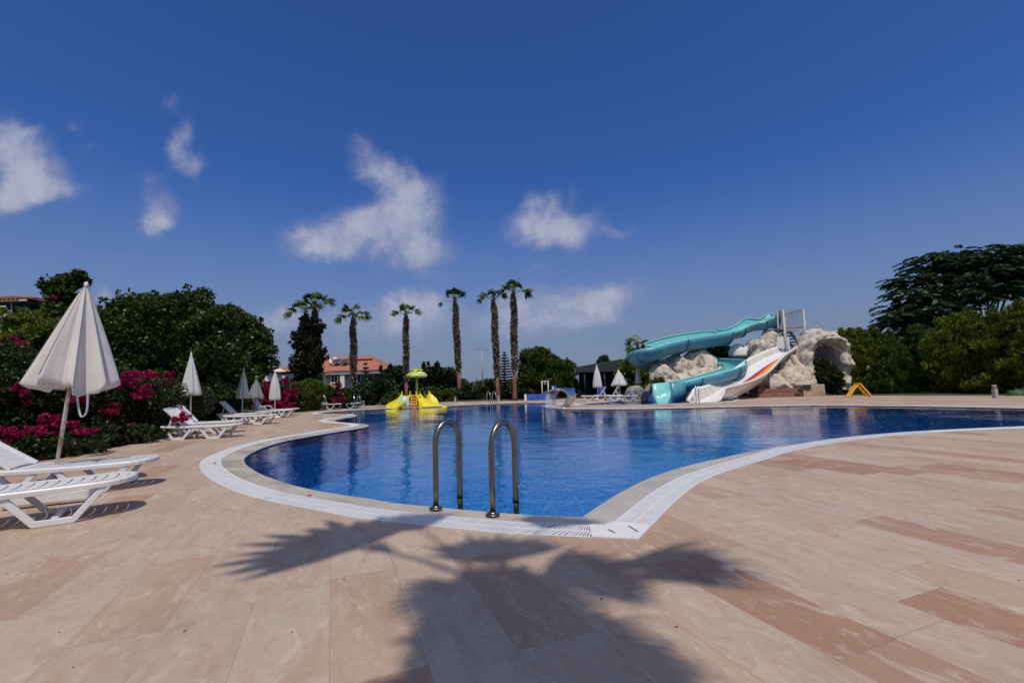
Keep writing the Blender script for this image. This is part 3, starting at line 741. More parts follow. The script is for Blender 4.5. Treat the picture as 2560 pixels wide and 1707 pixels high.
# ---- fountain: bent stainless sheet pouring into the pool
fp = G(1408, 1019.5); fy = fp[1]
tf = thing('waterfall_spout', 'bent stainless steel waterfall spout on the pool tongue', 'fountain', fp)
arc = cat([D(1411, 1019, fy), D(1424, 1006, fy), D(1431, 990, fy), D(1424, 977.5, fy), D(1408, 972.3, fy), D(1392, 974.5, fy), D(1382, 982, fy), D(1379.5, 988, fy)], 5)
rings = []
for i, p in enumerate(arc):
    tt = i / (len(arc) - 1); wd = .42 + .26 * min(1, tt * 1.4); d = np.array([-.78, -.62, 0]) * wd
    n2 = unit(np.cross(unit(arc[min(i + 1, len(arc) - 1)] - arc[max(i - 1, 0)]), (0, 1, 0))) * (.05 if tt < .6 else .03)
    p = p + np.array([0, .25, 0]); rings.append([p - d * .5 - n2, p + d * .5 - n2, p + d * .5 + n2, p - d * .5 + n2])
mb = MB(); mb.loft(rings, smooth=False); mb.build('curved_sheet', M['steel_bright'], tf, rel=True, bevel=.006)
mb = MB(); e = arc[-1] + np.array([0, .25, 0]); rings = []
for k in range(7):
    s = k / 6; c = e + np.array([-.10 * s, -.06 * s, 0]); c[2] = e[2] * (1 - s * s) + s * s * (WATER_Z + .01)
    w_ = np.array([-.78, -.62, 0]) * .64; sd = np.array([.025, 0, 0]); rings.append([c - w_ * .5 - sd, c + w_ * .5 - sd, c + w_ * .5 + sd, c - w_ * .5 + sd])
mb.loft(rings); tag(mb.build('falling_water', M['curtain'], tf, rel=True), 'sheet of falling water')
mb = MB(); mb.lathe([(.20, 0), (.20, .02), (.14, .03)], arc[0] * (1, 1, 0) + np.array([0, .25, 0]), 18); mb.build('base_plate', M['steel_bright'], tf, rel=True)
# ================================================================== YELLOW CHILDREN'S SLIDE
ks = thing('toddler_slide', 'yellow children\'s slide tower with mushroom roof in the shallow pool', 'play slide', G(1042, 1015.5)); ky = G(1042, 1015.5)[1]
def chute(edgeL, edgeR, ydepL, ydepR, floor_drop, th=.05, wall_out=.06):
    """open chute lofted between two edge lines"""
    n = len(edgeL); rings = []
    for i in range(n):
        L = np.array(edgeL[i]); R = np.array(edgeR[i]); d = floor_drop[i] if hasattr(floor_drop, '__len__') else floor_drop
        s = unit((R - L) * (1, 1, 0)); up = np.array([0, 0, 1.]); w = np.linalg.norm(R - L)
        c = min(.25 * w, d)
        rings.append([L, L - up * (d - c * .6) + s * .0, L - up * d + s * c, R - up * d - s * c, R - up * (d - c * .6), R,
                      R + s * th, R + s * th - up * (d + th), L - s * th - up * (d + th), L - s * th])
    return rings
# left slide: curls down to the left and towards the viewer
yl = [D(u, v, y) for u, v, y in ((1006, 977.5, ky + .4), (1004, 985, ky + .1), (996, 995, ky - .3), (984, 1002, ky - .8), (972, 1008, ky - 1.2), (965, 1015, ky - 1.4))]
yr = [D(u, v, y) for u, v, y in ((1024, 977.5, ky + .4), (1023, 987, ky), (1013, 999, ky - .6), (1003, 1006, ky - 1.2), (994, 1012, ky - 1.6), (988, 1018, ky - 1.8))]
mb = MB(); mb.loft(chute(cat(yl, 4), cat(yr, 4), 0, 0, .30)); mb.build('slide_chute', M['yellow'], ks, rel=True)
# middle slide facing right-front
yl = [D(u, v, y) for u, v, y in ((1040.5, 976.5, ky + .5), (1043, 985, ky + .2), (1047, 997, ky - .3), (1050, 1008, ky - .8), (1050, 1016, ky - 1.1))]
yr = [D(u, v, y) for u, v, y in ((1048, 976.5, ky + .6), (1054, 988, ky + .5), (1067, 1000, ky + .1), (1088, 1008, ky - .2), (1116, 1014.2, ky - .5))]
mb = MB(); mb.loft(chute(cat(yl, 4), cat(yr, 4), 0, 0, .26)); mb.build('slide_chute', M['yellow'], ks, rel=True)
# right slide behind
yl = [D(u, v, y) for u, v, y in ((1061.5, 976, ky + 1.3), (1063, 985, ky + 1.2), (1068, 995, ky + 1.0), (1078, 1002, ky + .8), (1092, 1008, ky + .6))]
yr = [D(u, v, y) for u, v, y in ((1071.5, 976, ky + 1.8), (1078, 985, ky + 1.8), (1087, 993, ky + 1.7), (1093, 1000, ky + 1.6), (1096, 1007, ky + 1.5))]
mb = MB(); mb.loft(chute(cat(yl, 4), cat(yr, 4), 0, 0, .30)); mb.build('slide_chute', M['yellow'], ks, rel=True)
# deck, stair, ball, roof
pc = D(1037, 985, ky + .9)
mb = MB(); mb.box((pc[0], ky + .9, .62), (1.0, .9, .10)); mb.build('platform', M['green_yellow'], ks, rel=True, bevel=.02)
mb = MB(); a = D(1035, 1016, ky - 1.0); b = D(1034.5, 987, ky + .3)
for k in range(5):
    c = a + (b - a) * k / 4; mb.box(c + (0, .12, -.05), (.30, .30, .10))
for s in (-.17, .17): mb.bar(a + (s, 0, 0), b + (s, 0, 0), .04, .16)
mb.build('stair', M['orange_step'], ks, rel=True)
mb = MB()
for k in range(7):
    pass
pb = G(1009, 1017) + np.array([0, .1, 0])
mb.loft([[(pb[0] + .42 * cos(2*pi*j/20) * cos(e), pb[1] + .34 * sin(2*pi*j/20) * cos(e), .70 * sin(e) * 1.0) for j in range(20)] for e in [pi/2 * k / 8 for k in range(9)]])
mb.build('dome', M['pale_blue'], ks, rel=True)
pm = D(1042, 941, ky + .6); pb0 = np.array([pm[0], pm[1], 0])
mb = MB(); mb.tube([pb0 + (-.02, 0, 0), pb0 + (0, 0, 1.0), pm], [.10, .08, .075], 12); mb.build('roof_post', M['green_yellow'], ks, rel=True)
mb = MB(); mb.lathe([(.06, -.05), (.55, -.06), (.72, .02), (.70, .10), (.52, .26), (.34, .33), (.33, .40), (.22, .50), (.01, .54)], pm, 28, caps=False); mr = mb.build('mushroom_roof', M['green_yellow'], ks, rel=True)
mb = MB()
for a0, a1, r0, r1, z0, z1 in ((-1.25, -.25, .735, .53, .03, .27), (-1.9, -1.5, .735, .60, .03, .2), (.6, 1.3, .735, .53, .03, .27)):
    V = []; F = []
    for k in range(9):
        a = a0 + (a1 - a0) * k / 8
        V += [pm + (r0 * cos(a), r0 * sin(a), z0), pm + (r1 * cos(a), r1 * sin(a), z1)]
    for k in range(8): F.append((2*k, 2*k+2, 2*k+3, 2*k+1))
    mb.add(V, F, True)
mb.build('white_patch', M['white_fibre'], mr, rel=True)
mb = MB()
for k in range(5): mb.lathe([(.001, .0), (.11, .02), (.12, .07), (.06, .12), (.001, .13)], pm + np.array([.30 * cos(k * 1.3), .30 * sin(k * 1.3), .36]), 10)
mb.build('roof_knob', M['green_yellow'], mr, rel=True)

# ================================================================== BIG WATER SLIDES
def upath(P, R, wl, wr, roll=None, th=.06, k=12, scale=1.0):
    """half-pipe swept along P (bottom-centre line of the rims). wl, wr: extra wall heights left/right of travel"""
    n = len(P); rings = []
    for i in range(n):
        t = unit(P[min(i + 1, n - 1)] - P[max(i - 1, 0)]); side = unit(np.cross(t, (0, 0, 1))); up = np.cross(side, t)
        if roll is not None:
            a = roll[i]; side, up = side * cos(a) + up * sin(a), up * cos(a) - side * sin(a)
        ring = []
        def q(x, z): return P[i] + side * x * scale + up * z * scale
        ring.append(q(-R, wl[i]))
        for j in range(k + 1):
            a = pi + pi * j / k; ring.append(q(R * cos(a), R * sin(a)))
        ring.append(q(R, wr[i])); ring.append(q(R + th, wr[i]))
        for j in range(k + 1):
            a = 2 * pi - pi * j / k; ring.append(q((R + th) * cos(a), (R + th) * sin(a)))
        ring.append(q(-R - th, wl[i])); rings.append(ring)
    return rings
def lerpk(vals, n):
    x = np.linspace(0, len(vals) - 1, n); return np.interp(x, np.arange(len(vals)), vals)
tq = thing('turquoise_slide', 'long turquoise water slide curling from the tower down to the splash pool', 'water slide', (G(1668, 1003)[0], G(1668, 1003)[1], 0))
def flume_seg(Ppx, R, wl, wr, roll, nseg=8, mat_i=None, name='flume_section'):
    P = cat([D(*p) for p in Ppx], nseg); n = len(P)
    rg = upath(P, R, lerpk(wl, n), lerpk(wr, n), lerpk(roll, n))
    mb = MB(); mb.loft(rg)
    # inside turquoise, outside with its shade put into a darker colour
    K = len(rg[0]); h = K // 2; cnt = 0
    for i in range(n - 1):
        for kk in range(K):
            mb.mi[cnt] = 1 if h <= kk < K - 1 else 0; cnt += 1
    o = mb.build(name, [M['flume'], M['flume_shaded']], tq, rel=True)
    # pale rolled rims
    mb = MB(); mb.tube([r[0] for r in rg], .045, 6); mb.tube([r[h - 1] for r in rg], .045, 6); mb.build('rim', M['flume'], o, rel=True)
    return P, rg
def flume_rib(P, rg, idx, parent=None):
    K = len(rg[0]); h = K // 2
    for i in idx:
        t = unit(P[min(i + 1, len(P) - 1)] - P[max(i - 1, 0)]); cen = P[i]; A = []
        outer = rg[i][h:]
        mb = MB()
        for j in range(len(outer) - 1):
            a, b = np.array(outer[j]), np.array(outer[j + 1]); mb.bar(a + unit(a - cen) * .03, b + unit(b - cen) * .03, .09, .07, up=t)
        mb.build('joint_flange', M['flume_rib'], tq, rel=True)
# upper run: from the platform left, dropping
P1, g1 = flume_seg([(1938, 797, 33.2), (1924, 798, 33.2), (1906, 803, 33.3), (1880, 806, 33.4), (1858, 813, 33.2), (1840, 823, 33.0), (1820, 828.5, 32.8), (1808, 829, 32.7)], .60, [.55, .12, 0, 0, 0, 0, 0, 0], [.55, .3, .15, .3, .05, .1, .12, .15], [0, .1, .15, .15, .12, .1, .15, .18])
flume_rib(P1, g1, (1, 15, 38))
P2, g2 = flume_seg([(1809, 832, 32.7), (1790, 834, 32.5), (1745, 841, 31.9), (1697, 849, 31.3), (1650, 860, 30.8), (1620, 871, 30.6), (1603, 880, 31.2), (1600, 888, 32.2), (1612, 893, 33.4), (1630, 897, 34.4), (1655, 898, 35.0)], .85, [0] * 11, [.10, .24, .26, .25, .22, .20, .2, .2, .2, .1, .1], [.04, .06, .08, .08, .08, .08, .1, .1, .1, .1, .1], 8)
flume_rib(P2, g2, (0, 24, 44))
# middle run: behind the rocks and out on the right, with the hairpin
P3, g3 = flume_seg([(1655, 898, 35.0), (1700, 901, 34.6), (1760, 904, 33.0), (1810, 909, 31.4), (1836, 912, 30.0), (1838, 917, 28.6), (1818, 924, 27.8), (1785, 933, 27.3), (1745, 943, 27.0), (1712, 951.5, 26.7), (1692, 955.5, 26.5)], .62, [.1, .15, .3, .35, .35, .2, .05, 0, 0, 0, 0], [0, 0, 0, 0, 0, 0, 0, 0, 0, 0, 0], [0, 0, .05, .1, .1, .1, 0, 0, 0, 0, 0], 8)
flume_rib(P3, g3, (46, 66))
# exit mouth: flared sheet down to the water
e0, e1 = P3[-2], P3[-1]; tdir = unit((e1 - e0) * (1, 1, 0)); sd = unit(np.cross(tdir, (0, 0, 1)))
mb = MB(); rings = []
for s, wd, zt_, zb in ((0, .66, 0, -.62), (.4, .71, .0, -.88), (.8, .77, -.02, -1.1), (1.1, .80, -.06, -1.14)):
    c = e1 + tdir * s; zf = max(-.05 - c[2], zb)
    c = c * (1, 1, 0) + (0, 0, e1[2])
    def pt(x, z): return c + sd * x + np.array([0, 0, max(z, -.12 - c[2])])
    rings.append([pt(-wd, zt_), pt(-wd * .96, zb * .6), pt(-wd * .6, zb), pt(wd * .6, zb), pt(wd * .96, zb * .6), pt(wd, zt_), pt(wd + .07, zt_), pt(wd + .05, zb - .2), pt(-wd - .05, zb - .2), pt(-wd - .07, zt_)])
mb.loft(rings)
for i in range(3):
    for k in (6, 7, 8): mb.mi[i * 10 + k] = 1
mb.build('exit_mouth', [M['flume'], M['flume_shaded']], tq, rel=True)
for u, v, y in ((1697, 880, 31.4), (1760, 868, 32.0), ):
    c = D(u, v, y); mb = MB(); mb.tube([c * (1, 1, 0), c], .11, 10); mb.build('support_post', M['galv'], tq, rel=True)
for u0, v0, u1, v1, y in ((1625, 925, 1665, 921, 31), (1655, 903, 1690, 902, 32.5)):
    mb = MB(); mb.bar(D(u0, v0, y), D(u1, v1, y + .3), .12, .14); mb.build('support_beam', M['galv'], tq, rel=True)

# white multi-lane slide
wsl = thing('white_slide', 'wide white water slide with a red, orange and yellow flame on its bed', 'water slide', (*G(1757, 1003)[:2], 0))
Lp = [(1943, 866, 31.6), (1925, 872, 31.1), (1898, 883, 30.5), (1871, 897, 29.8), (1846, 914, 29.0), (1825, 929.5, 28.3), (1800, 947, 27.3), (1781, 957, 26.8), (1760, 964, 26.2), (1738, 970, 25.5), (1730, 983, 25.2), (1720, 998, 24.9)]
Rp = [(2010, 859, 31.2), (1985, 870, 30.6), (1962, 884, 29.9), (1943, 902, 29.2), (1927, 920, 28.4), (1908, 935, 27.6), (1884, 947, 26.6), (1860, 955.5, 26.0), (1836, 962, 25.5), (1811, 968, 24.9), (1805, 982, 24.6), (1796, 997.5, 24.4)]
Le = cat([D(*p) for p in Lp], 6); Re = cat([D(*p) for p in Rp], 6); n = len(Le)
# drop from wall top to bed
m9 = n - 13
dr = [.42 + .28 * max(0, (i / m9 - .6) / .4) for i in range(n)]
for i in range(m9, n):
    q = (i - m9) / 12; zb = (Le[m9][2] - dr[m9]) * (1 - q) - .06 * q; dr[i] = max(.03, Le[i][2] - zb)
def bed_ring(L, R, d, th=.07, under=.22):
    s = unit((R - L) * (1, 1, 0)); w = np.linalg.norm(R - L); up = np.array([0, 0, 1.]); c = .16 * w; out = [L, L + s * .05 - up * d * .55, L + s * (.05 + c * .5) - up * d * .9, L + s * (.05 + c) - up * d]
    R2 = R; out += [R2 - s * (.05 + c) - up * d, R2 - s * (.05 + c * .5) - up * d * .9, R2 - s * .05 - up * d * .55, R2]
    out += [R2 + s * (th + .04), R2 + s * (th + .04) - up * .09, R2 - s * .04 - up * .11, R2 - s * .34 - up * (d + under), L + s * .34 - up * (d + under), L + s * .04 - up * .11, L - s * (th + .02) - up * .09, L - s * (th + .02)]
    return out
rings = [bed_ring(Le[i], Re[i], dr[i]) for i in range(n)]
mb = MB(); mb.loft(rings); K = len(rings[0]); cnt = 0
for i in range(n - 1):
    for kk in range(K): mb.mi[cnt] = 1 if 9 <= kk <= 13 else 0; cnt += 1
mb.build('bed', [M['white_fibre'], M['under_fibre']], wsl, rel=True)  # shade on the hull is put into its greyer colour
# flame on the bed: three lens-shaped bands
def on_bed(i, s):
    """point on the slide bed, s across 0..1 between the walls, 6 mm proud"""
    L, R, d = Le[i], Re[i], dr[i]; f = min(s, 1 - s); h = d if f > .2 else d * (.55 + .45 * min(1, f / .2))
    return L + (R - L) * s - np.array([0, 0, h - .012])
def band(name, mat, s0, s1, i0=10, i1=47):
    mb = MB(); V = []; F = []; m = i1 - i0
    for k in range(m + 1):
        x = k / m; bulge = sin(pi * x) ** .8
        c = .72 - .05 * x; half = .20 * bulge
        V += [on_bed(i0 + k, c - half * (1 - 2 * s0) * 1.0), on_bed(i0 + k, c - half * (1 - 2 * s1))]
    for k in range(m): F.append((2*k, 2*k+1, 2*k+3, 2*k+2))
    mb.add(V, F, True); mb.build(name, mat, wsl, rel=True)
band('red_flame_band', M['red'], 0.0, .34); band('orange_flame_band', M['orange'], .345, .62); band('yellow_flame_band', M['gold'], .625, .93)
# tall start panels
mb = MB(); a, b, c, d = D(1943, 843, 32.2), D(1972, 842, 32.0), D(1976, 874, 32.0), D(1940, 872, 32.2)
mb.loft([[d, a, a + (.0, .06, 0), d + (0, .06, 0)], [d + (.55, -.25, .0), a + (.45, -.25, .03), a + (.45, -.19, .03), d + (.55, -.19, 0)]], smooth=False)
mb.loft([[d + (.57, -.2, -.2), a + (.47, -.2, 0), a + (.47, -.14, 0), d + (.57, -.14, -.2)], [c, b, b + (0, .06, 0), c + (0, .06, 0)]], smooth=False)
mb.build('start_panel', M['white_fibre'], wsl, rel=True)
for u, v, y in ((1838, 968, 26.4), (1925, 945, 28.8)):
    c = D(u, v, y); mb = MB(); mb.tube([c * (1, 1, 0), c + (0, 0, .3)], .09, 10); mb.lathe([(.2, 0), (.2, .03), (.1, .05)], c * (1, 1, 0), 12); mb.build('support_post', M['under_fibre'], wsl, rel=True)

# start tower
tw = thing('slide_tower', 'grey steel start tower with mesh railings above the slides', 'tower', (*D(1985, 820, 33)[:2], 0))
zd = D(1985, 819, 32.2)[2]; zr = D(1985, 776, 32.2)[2]
xs = [D(1940, 800, 32.6)[0], D(1959, 800, 32.0)[0], D(2010, 800, 32.0)[0]]; y0_, y1_ = 32.0, 34.2
posts = [(xs[1], y0_), (xs[2], y0_), (xs[0], y0_ + .4), (xs[0], y1_), (xs[2], y1_)]
for i, (x, y) in enumerate(posts):
    r = .11 if i == 0 else .085; mb = MB(); mb.tube([(x, y, 0.0), (x, y, zr + .02)], r if i < 2 else .05, 12); mb.build('post', M['galv'], tw, rel=True)
mb = MB(); mb.box(((xs[0] + xs[2]) / 2, (y0_ + y1_) / 2 + .05, zd - .06), (xs[2] - xs[0] + .1, y1_ - y0_ - .05, .10)); mb.box(((xs[1] + xs[2]) / 2, y0_ + .02, zd - .16), (xs[2] - xs[1] - .1, .08, .18)); mb.build('deck', M['galv'], tw, rel=True)
def railing(a, b, z0, z1, n=12):
    a, b = np.array([*a, 0.]), np.array([*b, 0.]); mb = MB()
    mb.bar(a + (0, 0, z1), b + (0, 0, z1), .045, .045); mb.bar(a + (0, 0, z0 + .08), b + (0, 0, z0 + .08), .04, .04)
    for k in range(1, n): c = a + (b - a) * k / n; mb.bar(c + (0, 0, z0 + .1), c + (0, 0, z1 - .03), .010, .010)
    for k in range(1, 9): z = z0 + .1 + (z1 - z0 - .12) * k / 9; mb.bar(a + (0, 0, z), b + (0, 0, z), .008, .008)
    mb.build('railing', M['galv'], tw, rel=True)
railing((xs[1], y0_), (xs[2], y0_), zd, zr, 16); railing((xs[2], y0_), (xs[2], y1_), zd, zr, 16); railing((xs[0], y1_), (xs[2], y1_), zd, zr, 20); railing((xs[0], y0_ + .4), (xs[1], y0_), zd, zr, 8)
mb = MB()
for k in range(9): mb.box((xs[2] - .25 + .12 * k, y1_ - .6, zd - .25 - .22 * k), (.34, 1.0, .05))
for yy in (y1_ - 1.1, y1_ - .1): mb.bar((xs[2] - .4, yy, zd - .2), (xs[2] + .9, yy, zd - 2.1), .05, .16)
mb.build('stair_flight', M['galv'], tw, rel=True)
mb = MB(); hr = cat([D(2014, 797, 33.5), D(2024, 800, 33.5), D(2040, 806, 33.2), (D(2050, 808, 33)), D(2062, 814, 32.8), D(2063, 820, 32.6), D(2055, 830, 32.4)], 4)
mb.tube(hr, .028, 6); hr2 = [p - np.array([0, 0, .55]) for p in hr[:16]]; mb.tube(hr2, .022, 6)
for k in (0, 8, 15): mb.tube([hr[k], hr[k] - np.array([0, 0, 1.1])], .025, 6)
mb.build('stair_handrail', M['galv'], tw, rel=True)

# white dome beside the tower rock
dm = thing('white_dome', 'white rounded dome with a small dark hole beside the tower rock', 'dome', D(1848, 893, 33.4) * (1, 1, 0))
dc = D(1850, 892, 33.4); px = 33.4 / FPX; rings = []
for e in range(11):
    a = pi / 2 * e / 10; rings.append([dc + np.array([27 * px * cos(a) ** .8 * cos(f) - 1.0 * px * e * .3, 18 * px * cos(a) * sin(f), 33 * px * sin(a) ** .9]) for f in [2 * pi * k / 28 for k in range(28)]])
mb = MB(); mb.loft(rings); mb.build('shell', M['white_fibre'], dm, rel=True)
mb = MB(); hc = D(1859.5, 865.5, 33.4 - .38); mb.lathe([(.001, -.03), (.055, -.03), (.055, .03), (.001, .03)], (0, 0, 0), 12); R = np.array(Matrix.Rotation(radians(60), 3, 'X')); mb.v = [tuple(hc + R @ np.array(p)) for p in mb.v]; mb.build('hole', M['dark'], dm, rel=True)
mb = MB(); mb.box(dc + (0, 0, -.10), (60 * px, 36 * px, .16)); mb.build('plinth', M['postdark'], dm, rel=True)
mb = MB(); mb.box((dc[0], dc[1] + .2, (dc[2] - .2) / 2), (.5, .5, dc[2] - .2)); mb.build('support', M['postdark'], dm, rel=True)

# ================================================================== ROCKWORK
def rock_lump(mb, c, r, seed, sub=4, amp=.22, freq=1.1, flat=None):
    bm = bmesh.new(); bmesh.ops.create_icosphere(bm, subdivisions=sub, radius=1.0); off = Vector((seed * 13.1, seed * 7.7, seed * 3.3))
    rp = random.Random(seed * 17 + 3); planes = [(Vector((rp.gauss(0, 1), rp.gauss(0, 1), rp.gauss(0, .8))).normalized(), rp.uniform(.66, .98)) for _ in range(15)]
    V = []
    for v in bm.verts:
        d = v.co.normalized(); p = Vector((d.x * r[0], d.y * r[1], d.z * r[2])); q = Vector((p.x * freq, p.y * freq, p.z * freq * .5)) + off
        k = min([1.22] + [h_ / dd for n_, h_ in planes if (dd := d.dot(n_)) > .2])
        k += amp * (.34 * mnoise.fractal(q, .9, 2.1, 3) - .30 * abs(mnoise.noise(Vector((p.x * 6, p.y * 6, p.z * .9)) + off)) + .26 * mnoise.fractal(q * 3.5, 1.0, 2.2, 4))
        w = p * k; z = c[2] + w.z
        V.append((c[0] + w.x, c[1] + w.y, max(z, -.02)))
    mb.add(V, [[v.index for v in f.verts] for f in bm.faces], True); bm.free()
def rocks(name, label, lumps, mat, base, amp=.22, sub=4, freq=1.1, category='rock'):
    """lumps: (u, v, y, ru, rv[, rdepth]) in photo pixels at distance y"""
    mb = MB(); px0 = None
    for i, L in enumerate(lumps):
        u, v, y, ru, rv = L[:5]; px = y / FPX; rd = L[5] if len(L) > 5 else (ru + rv) / 2 * px
        rock_lump(mb, D(u, v, y), (ru * px, rd, rv * px), i + len(label), sub, amp, freq)
    t = thing(name, label, category, (base[0], base[1], 0)); t2 = mb
    o = mb.build('rock_body', mat, t, rel=True); return t
rocks('rockery', 'tall pale artificial rock mass between the turquoise flumes', [(1700, 925, 31.6, 44, 36), (1728, 900, 32.2, 30, 30), (1752, 893, 32.4, 22, 24), (1766, 925, 31.4, 34, 34), (1730, 950, 30.6, 50, 32), (1665, 945, 30.6, 32, 32), (1685, 905, 32, 20, 22), (1645, 930, 31, 20, 22), (1655, 965, 29.6, 26, 26), (1740, 878, 32.8, 18, 14), (1705, 965, 29.8, 40, 28), (1790, 955, 30, 40, 32)], M['rock'], D(1710, 990, 31), .34, 5, 1.9)
rocks('boulder', 'pinkish boulder beside the turquoise slide exit', [(1641, 995, 27.6, 21, 24)], M['rock_pink'], D(1641, 998, 27.6), .25)
rocks('boulder', 'grey boulder behind the reclined white lounger', [(1590, 990, 30.5, 24, 21), (1572, 992, 31.0, 13, 14)], M['rock_grey'], D(1590, 998, 30.5), .25)
rocks('boulder', 'grey boulder behind the slim parasol and pink boulder', [(1622, 983, 29.8, 18, 20)], M['rock_grey'], D(1622, 998, 29.8), .25)
rocks('rockery', 'pale fluted rock column under the start tower', [(1920, 860, 33.0, 24, 30), (1900, 880, 32.6, 22, 26), (1890, 905, 32.2, 26, 28), (1930, 890, 33, 24, 30), (1925, 840, 33.2, 16, 14), (1900, 940, 31.8, 50, 45), (1878, 868, 33.4, 14, 22)], M['rock'], D(1905, 985, 32.6), .34, 5, 2.0)
rocks('rockery', 'white rough rock slope filling the space under the white slide', [(1990, 945, 30.6, 40, 48), (1965, 955, 30.0, 44, 40), (1940, 965, 29.5, 44, 28), (2000, 905, 31.4, 26, 36), (2005, 965, 29.8, 30, 34), (1975, 925, 30.7, 28, 30)], M['rock'], D(1975, 990, 30.3), .26, 5, 2.4)
# grotto arch
ga = thing('rock_arch', 'pale rock grotto arch with a dark hollow at the right of the slides', 'rock', (*D(2060, 985, 31)[:2], 0))
mb = MB(); px = 31 / FPX
apath = cat([D(2006, 965, 30.7), D(2000, 920, 30.7), D(2004, 880, 30.7), D(2022, 852, 30.7), (D(2048, 844, 30.7)), D(2078, 850, 30.8), D(2094, 880, 31), D(2096, 930, 31), D(2092, 975, 31)], 9)
rr = []; rings = []
for i, p in enumerate(apath):
    t = unit(apath[min(i + 1, len(apath) - 1)] - apath[max(i - 1, 0)]); s1 = np.array([0, 1., 0]); s2 = unit(np.cross(t, s1)); ring = []
    for k in range(56):
        a = 2 * pi * k / 56; d = s2 * cos(a) * .42 + s1 * sin(a) * 1.0; q = Vector(p + d); kk = 1 + .35 * mnoise.fractal(q * 1.3, .9, 2, 4) + .25 * (abs(mnoise.noise(q * 2.4)) - .2)
        w = p + d * kk; w = w + d * .16 * mnoise.fractal(q * 5.0, 1.0, 2.1, 3); ring.append((w[0], w[1], max(w[2], 0)))
    rings.append(ring)
mb.loft(rings)
for i, L in enumerate([(2110, 850, 32, 34, 22), (2085, 842, 32.2, 34, 18), (2040, 840, 32.0, 30, 16), (2128, 848, 32.2, 18, 16), (2105, 900, 32.6, 24, 50), (2050, 925, 33.6, 50, 75, .8), (2050, 985, 31.3, 50, 22), (2085, 965, 31.2, 24, 30)]):
    rock_lump(mb, D(*L[:3]), (L[3] * px, L[5] if len(L) > 5 else L[3] * px, L[4] * px), i + 31, 5, .28, 1.9)
mb.build('rock_body', M['rock'], ga, rel=True)
mb = MB(); c = D(2026, 831, 31.6); mb.box(c, (1.15, .6, .10)); mb.box(c + (-.5, .1, -.2), (.14, .4, .4)); mb.build('white_ledge', M['white_fibre'], ga, rel=True, bevel=.02)
# steps and stone-faced planter
stp = thing('stone_steps', 'three wide red-brown stone steps under the white rock slope', 'steps', (*D(1955, 992, 28.6)[:2], 0))
xa, xb = D(1897, 985, 28.2)[0], D(2012, 985, 28.2)[0]
for k in range(3):
    mb = MB(); mb.box(((xa + xb) / 2 + .12 * k, 28.3 + .38 * k + .6, .13 + .255 * k), (xb - xa - .25 * k, 1.2, .25)); mb.build('step', M['steps'], stp, rel=True, bevel=.015)
pl = thing('stone_planter', 'stone-clad planter box at the right end of the steps', 'planter', (*D(2040, 991, 28.4)[:2], 0))
xa2, xb2 = D(2013, 985, 28)[0], D(2068, 985, 28)[0]
mb = MB(); mb.box(((xa2 + xb2) / 2, 28.6, .36), (xb2 - xa2, .9, .72)); mb.build('stone_wall', M['cladding'], pl, rel=True, bevel=.02)
mb = MB()
for u, v, w, h in ((2018, 967, 17, 11), (2003.5, 977, 7, 10), (1993, 986, 8, 7)):
    c = D(u, v, 28.1); mb.box((c[0], 28.12, max(.08, c[2])), (w * .0247, .06, h * .0247))
mb.build('lamp_recess', M['dark'], pl, rel=True)

# ================================================================== CANOPY, BLUE BOXES, FRAME, LAMP POST
cn = thing('shade_canopy', 'dark green roofed shelter behind the right-hand parasols', 'shelter', (*D(1510, 985, 44)[:2], 0))
a, b, c = D(1440, 917, 41), D(1556, 897, 41), D(1600, 912, 41); bk = np.array([1.5, 9, 0])
mb = MB(); mb.loft([[a, b, b - (0, 0, .10), a - (0, 0, .10)], [a + bk, b + bk, b + bk - (0, 0, .1), a + bk - (0, 0, .1)]], smooth=False); mb.loft([[b, c, c - (0, 0, .1), b - (0, 0, .1)], [b + bk, c + bk, c + bk - (0, 0, .1), b + bk - (0, 0, .1)]], smooth=False); mb.build('roof', M['canopy'], cn, rel=True)
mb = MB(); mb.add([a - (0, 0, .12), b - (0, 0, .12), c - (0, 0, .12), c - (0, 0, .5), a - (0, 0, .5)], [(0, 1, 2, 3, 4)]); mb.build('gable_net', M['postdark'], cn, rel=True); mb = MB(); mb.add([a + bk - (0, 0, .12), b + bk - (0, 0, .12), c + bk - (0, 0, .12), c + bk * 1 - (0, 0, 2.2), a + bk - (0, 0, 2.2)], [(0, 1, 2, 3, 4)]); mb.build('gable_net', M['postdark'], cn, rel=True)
for q in (D(1462, 960, 41.2), D(1512, 960, 41.2), D(1585, 960, 41.2)):
    mb = MB(); z = a[2] - .1; mb.tube([(q[0], q[1], 0), (q[0], q[1], z + .1)], .08, 8); mb.build('post', M['postdark'], cn, rel=True)
    mb = MB(); mb.tube([(q[0] + 1.3, q[1] + 8.5, 0), (q[0] + 1.3, q[1] + 8.5, z)], .08, 8); mb.build('post', M['postdark'], cn, rel=True)
bx = thing('blue_panel_box', 'blue panelled box with white end post before the round pines', 'box', G(1343, 1000.5)); by = G(1343, 1000.5)[1]
x0, x1 = D(1317, 990, by)[0], D(1373, 990, by)[0]; hz = D(1343, 985.5, by)[2]
for k in range(2):
    w = (x1 - x0) / 2; mb = MB(); mb.box((x0 + w * (k + .5), by + .25, hz / 2), (w - .03, .5, hz)); mb.build('panel', M['blue_panel'], bx, rel=True, bevel=.02)
mb = MB(); mb.box((x0 - .10, by + .2, hz / 2), (.16, .5, hz + .05)); mb.build('end_post', M['wplaster'], bx, rel=True, bevel=.01)
bz = thing('blue_box', 'small blue box behind the steel waterfall spout', 'box', D(1384, 990, by + 1.5) * (1, 1, 0)); c = D(1385, 978, by + 1.5)
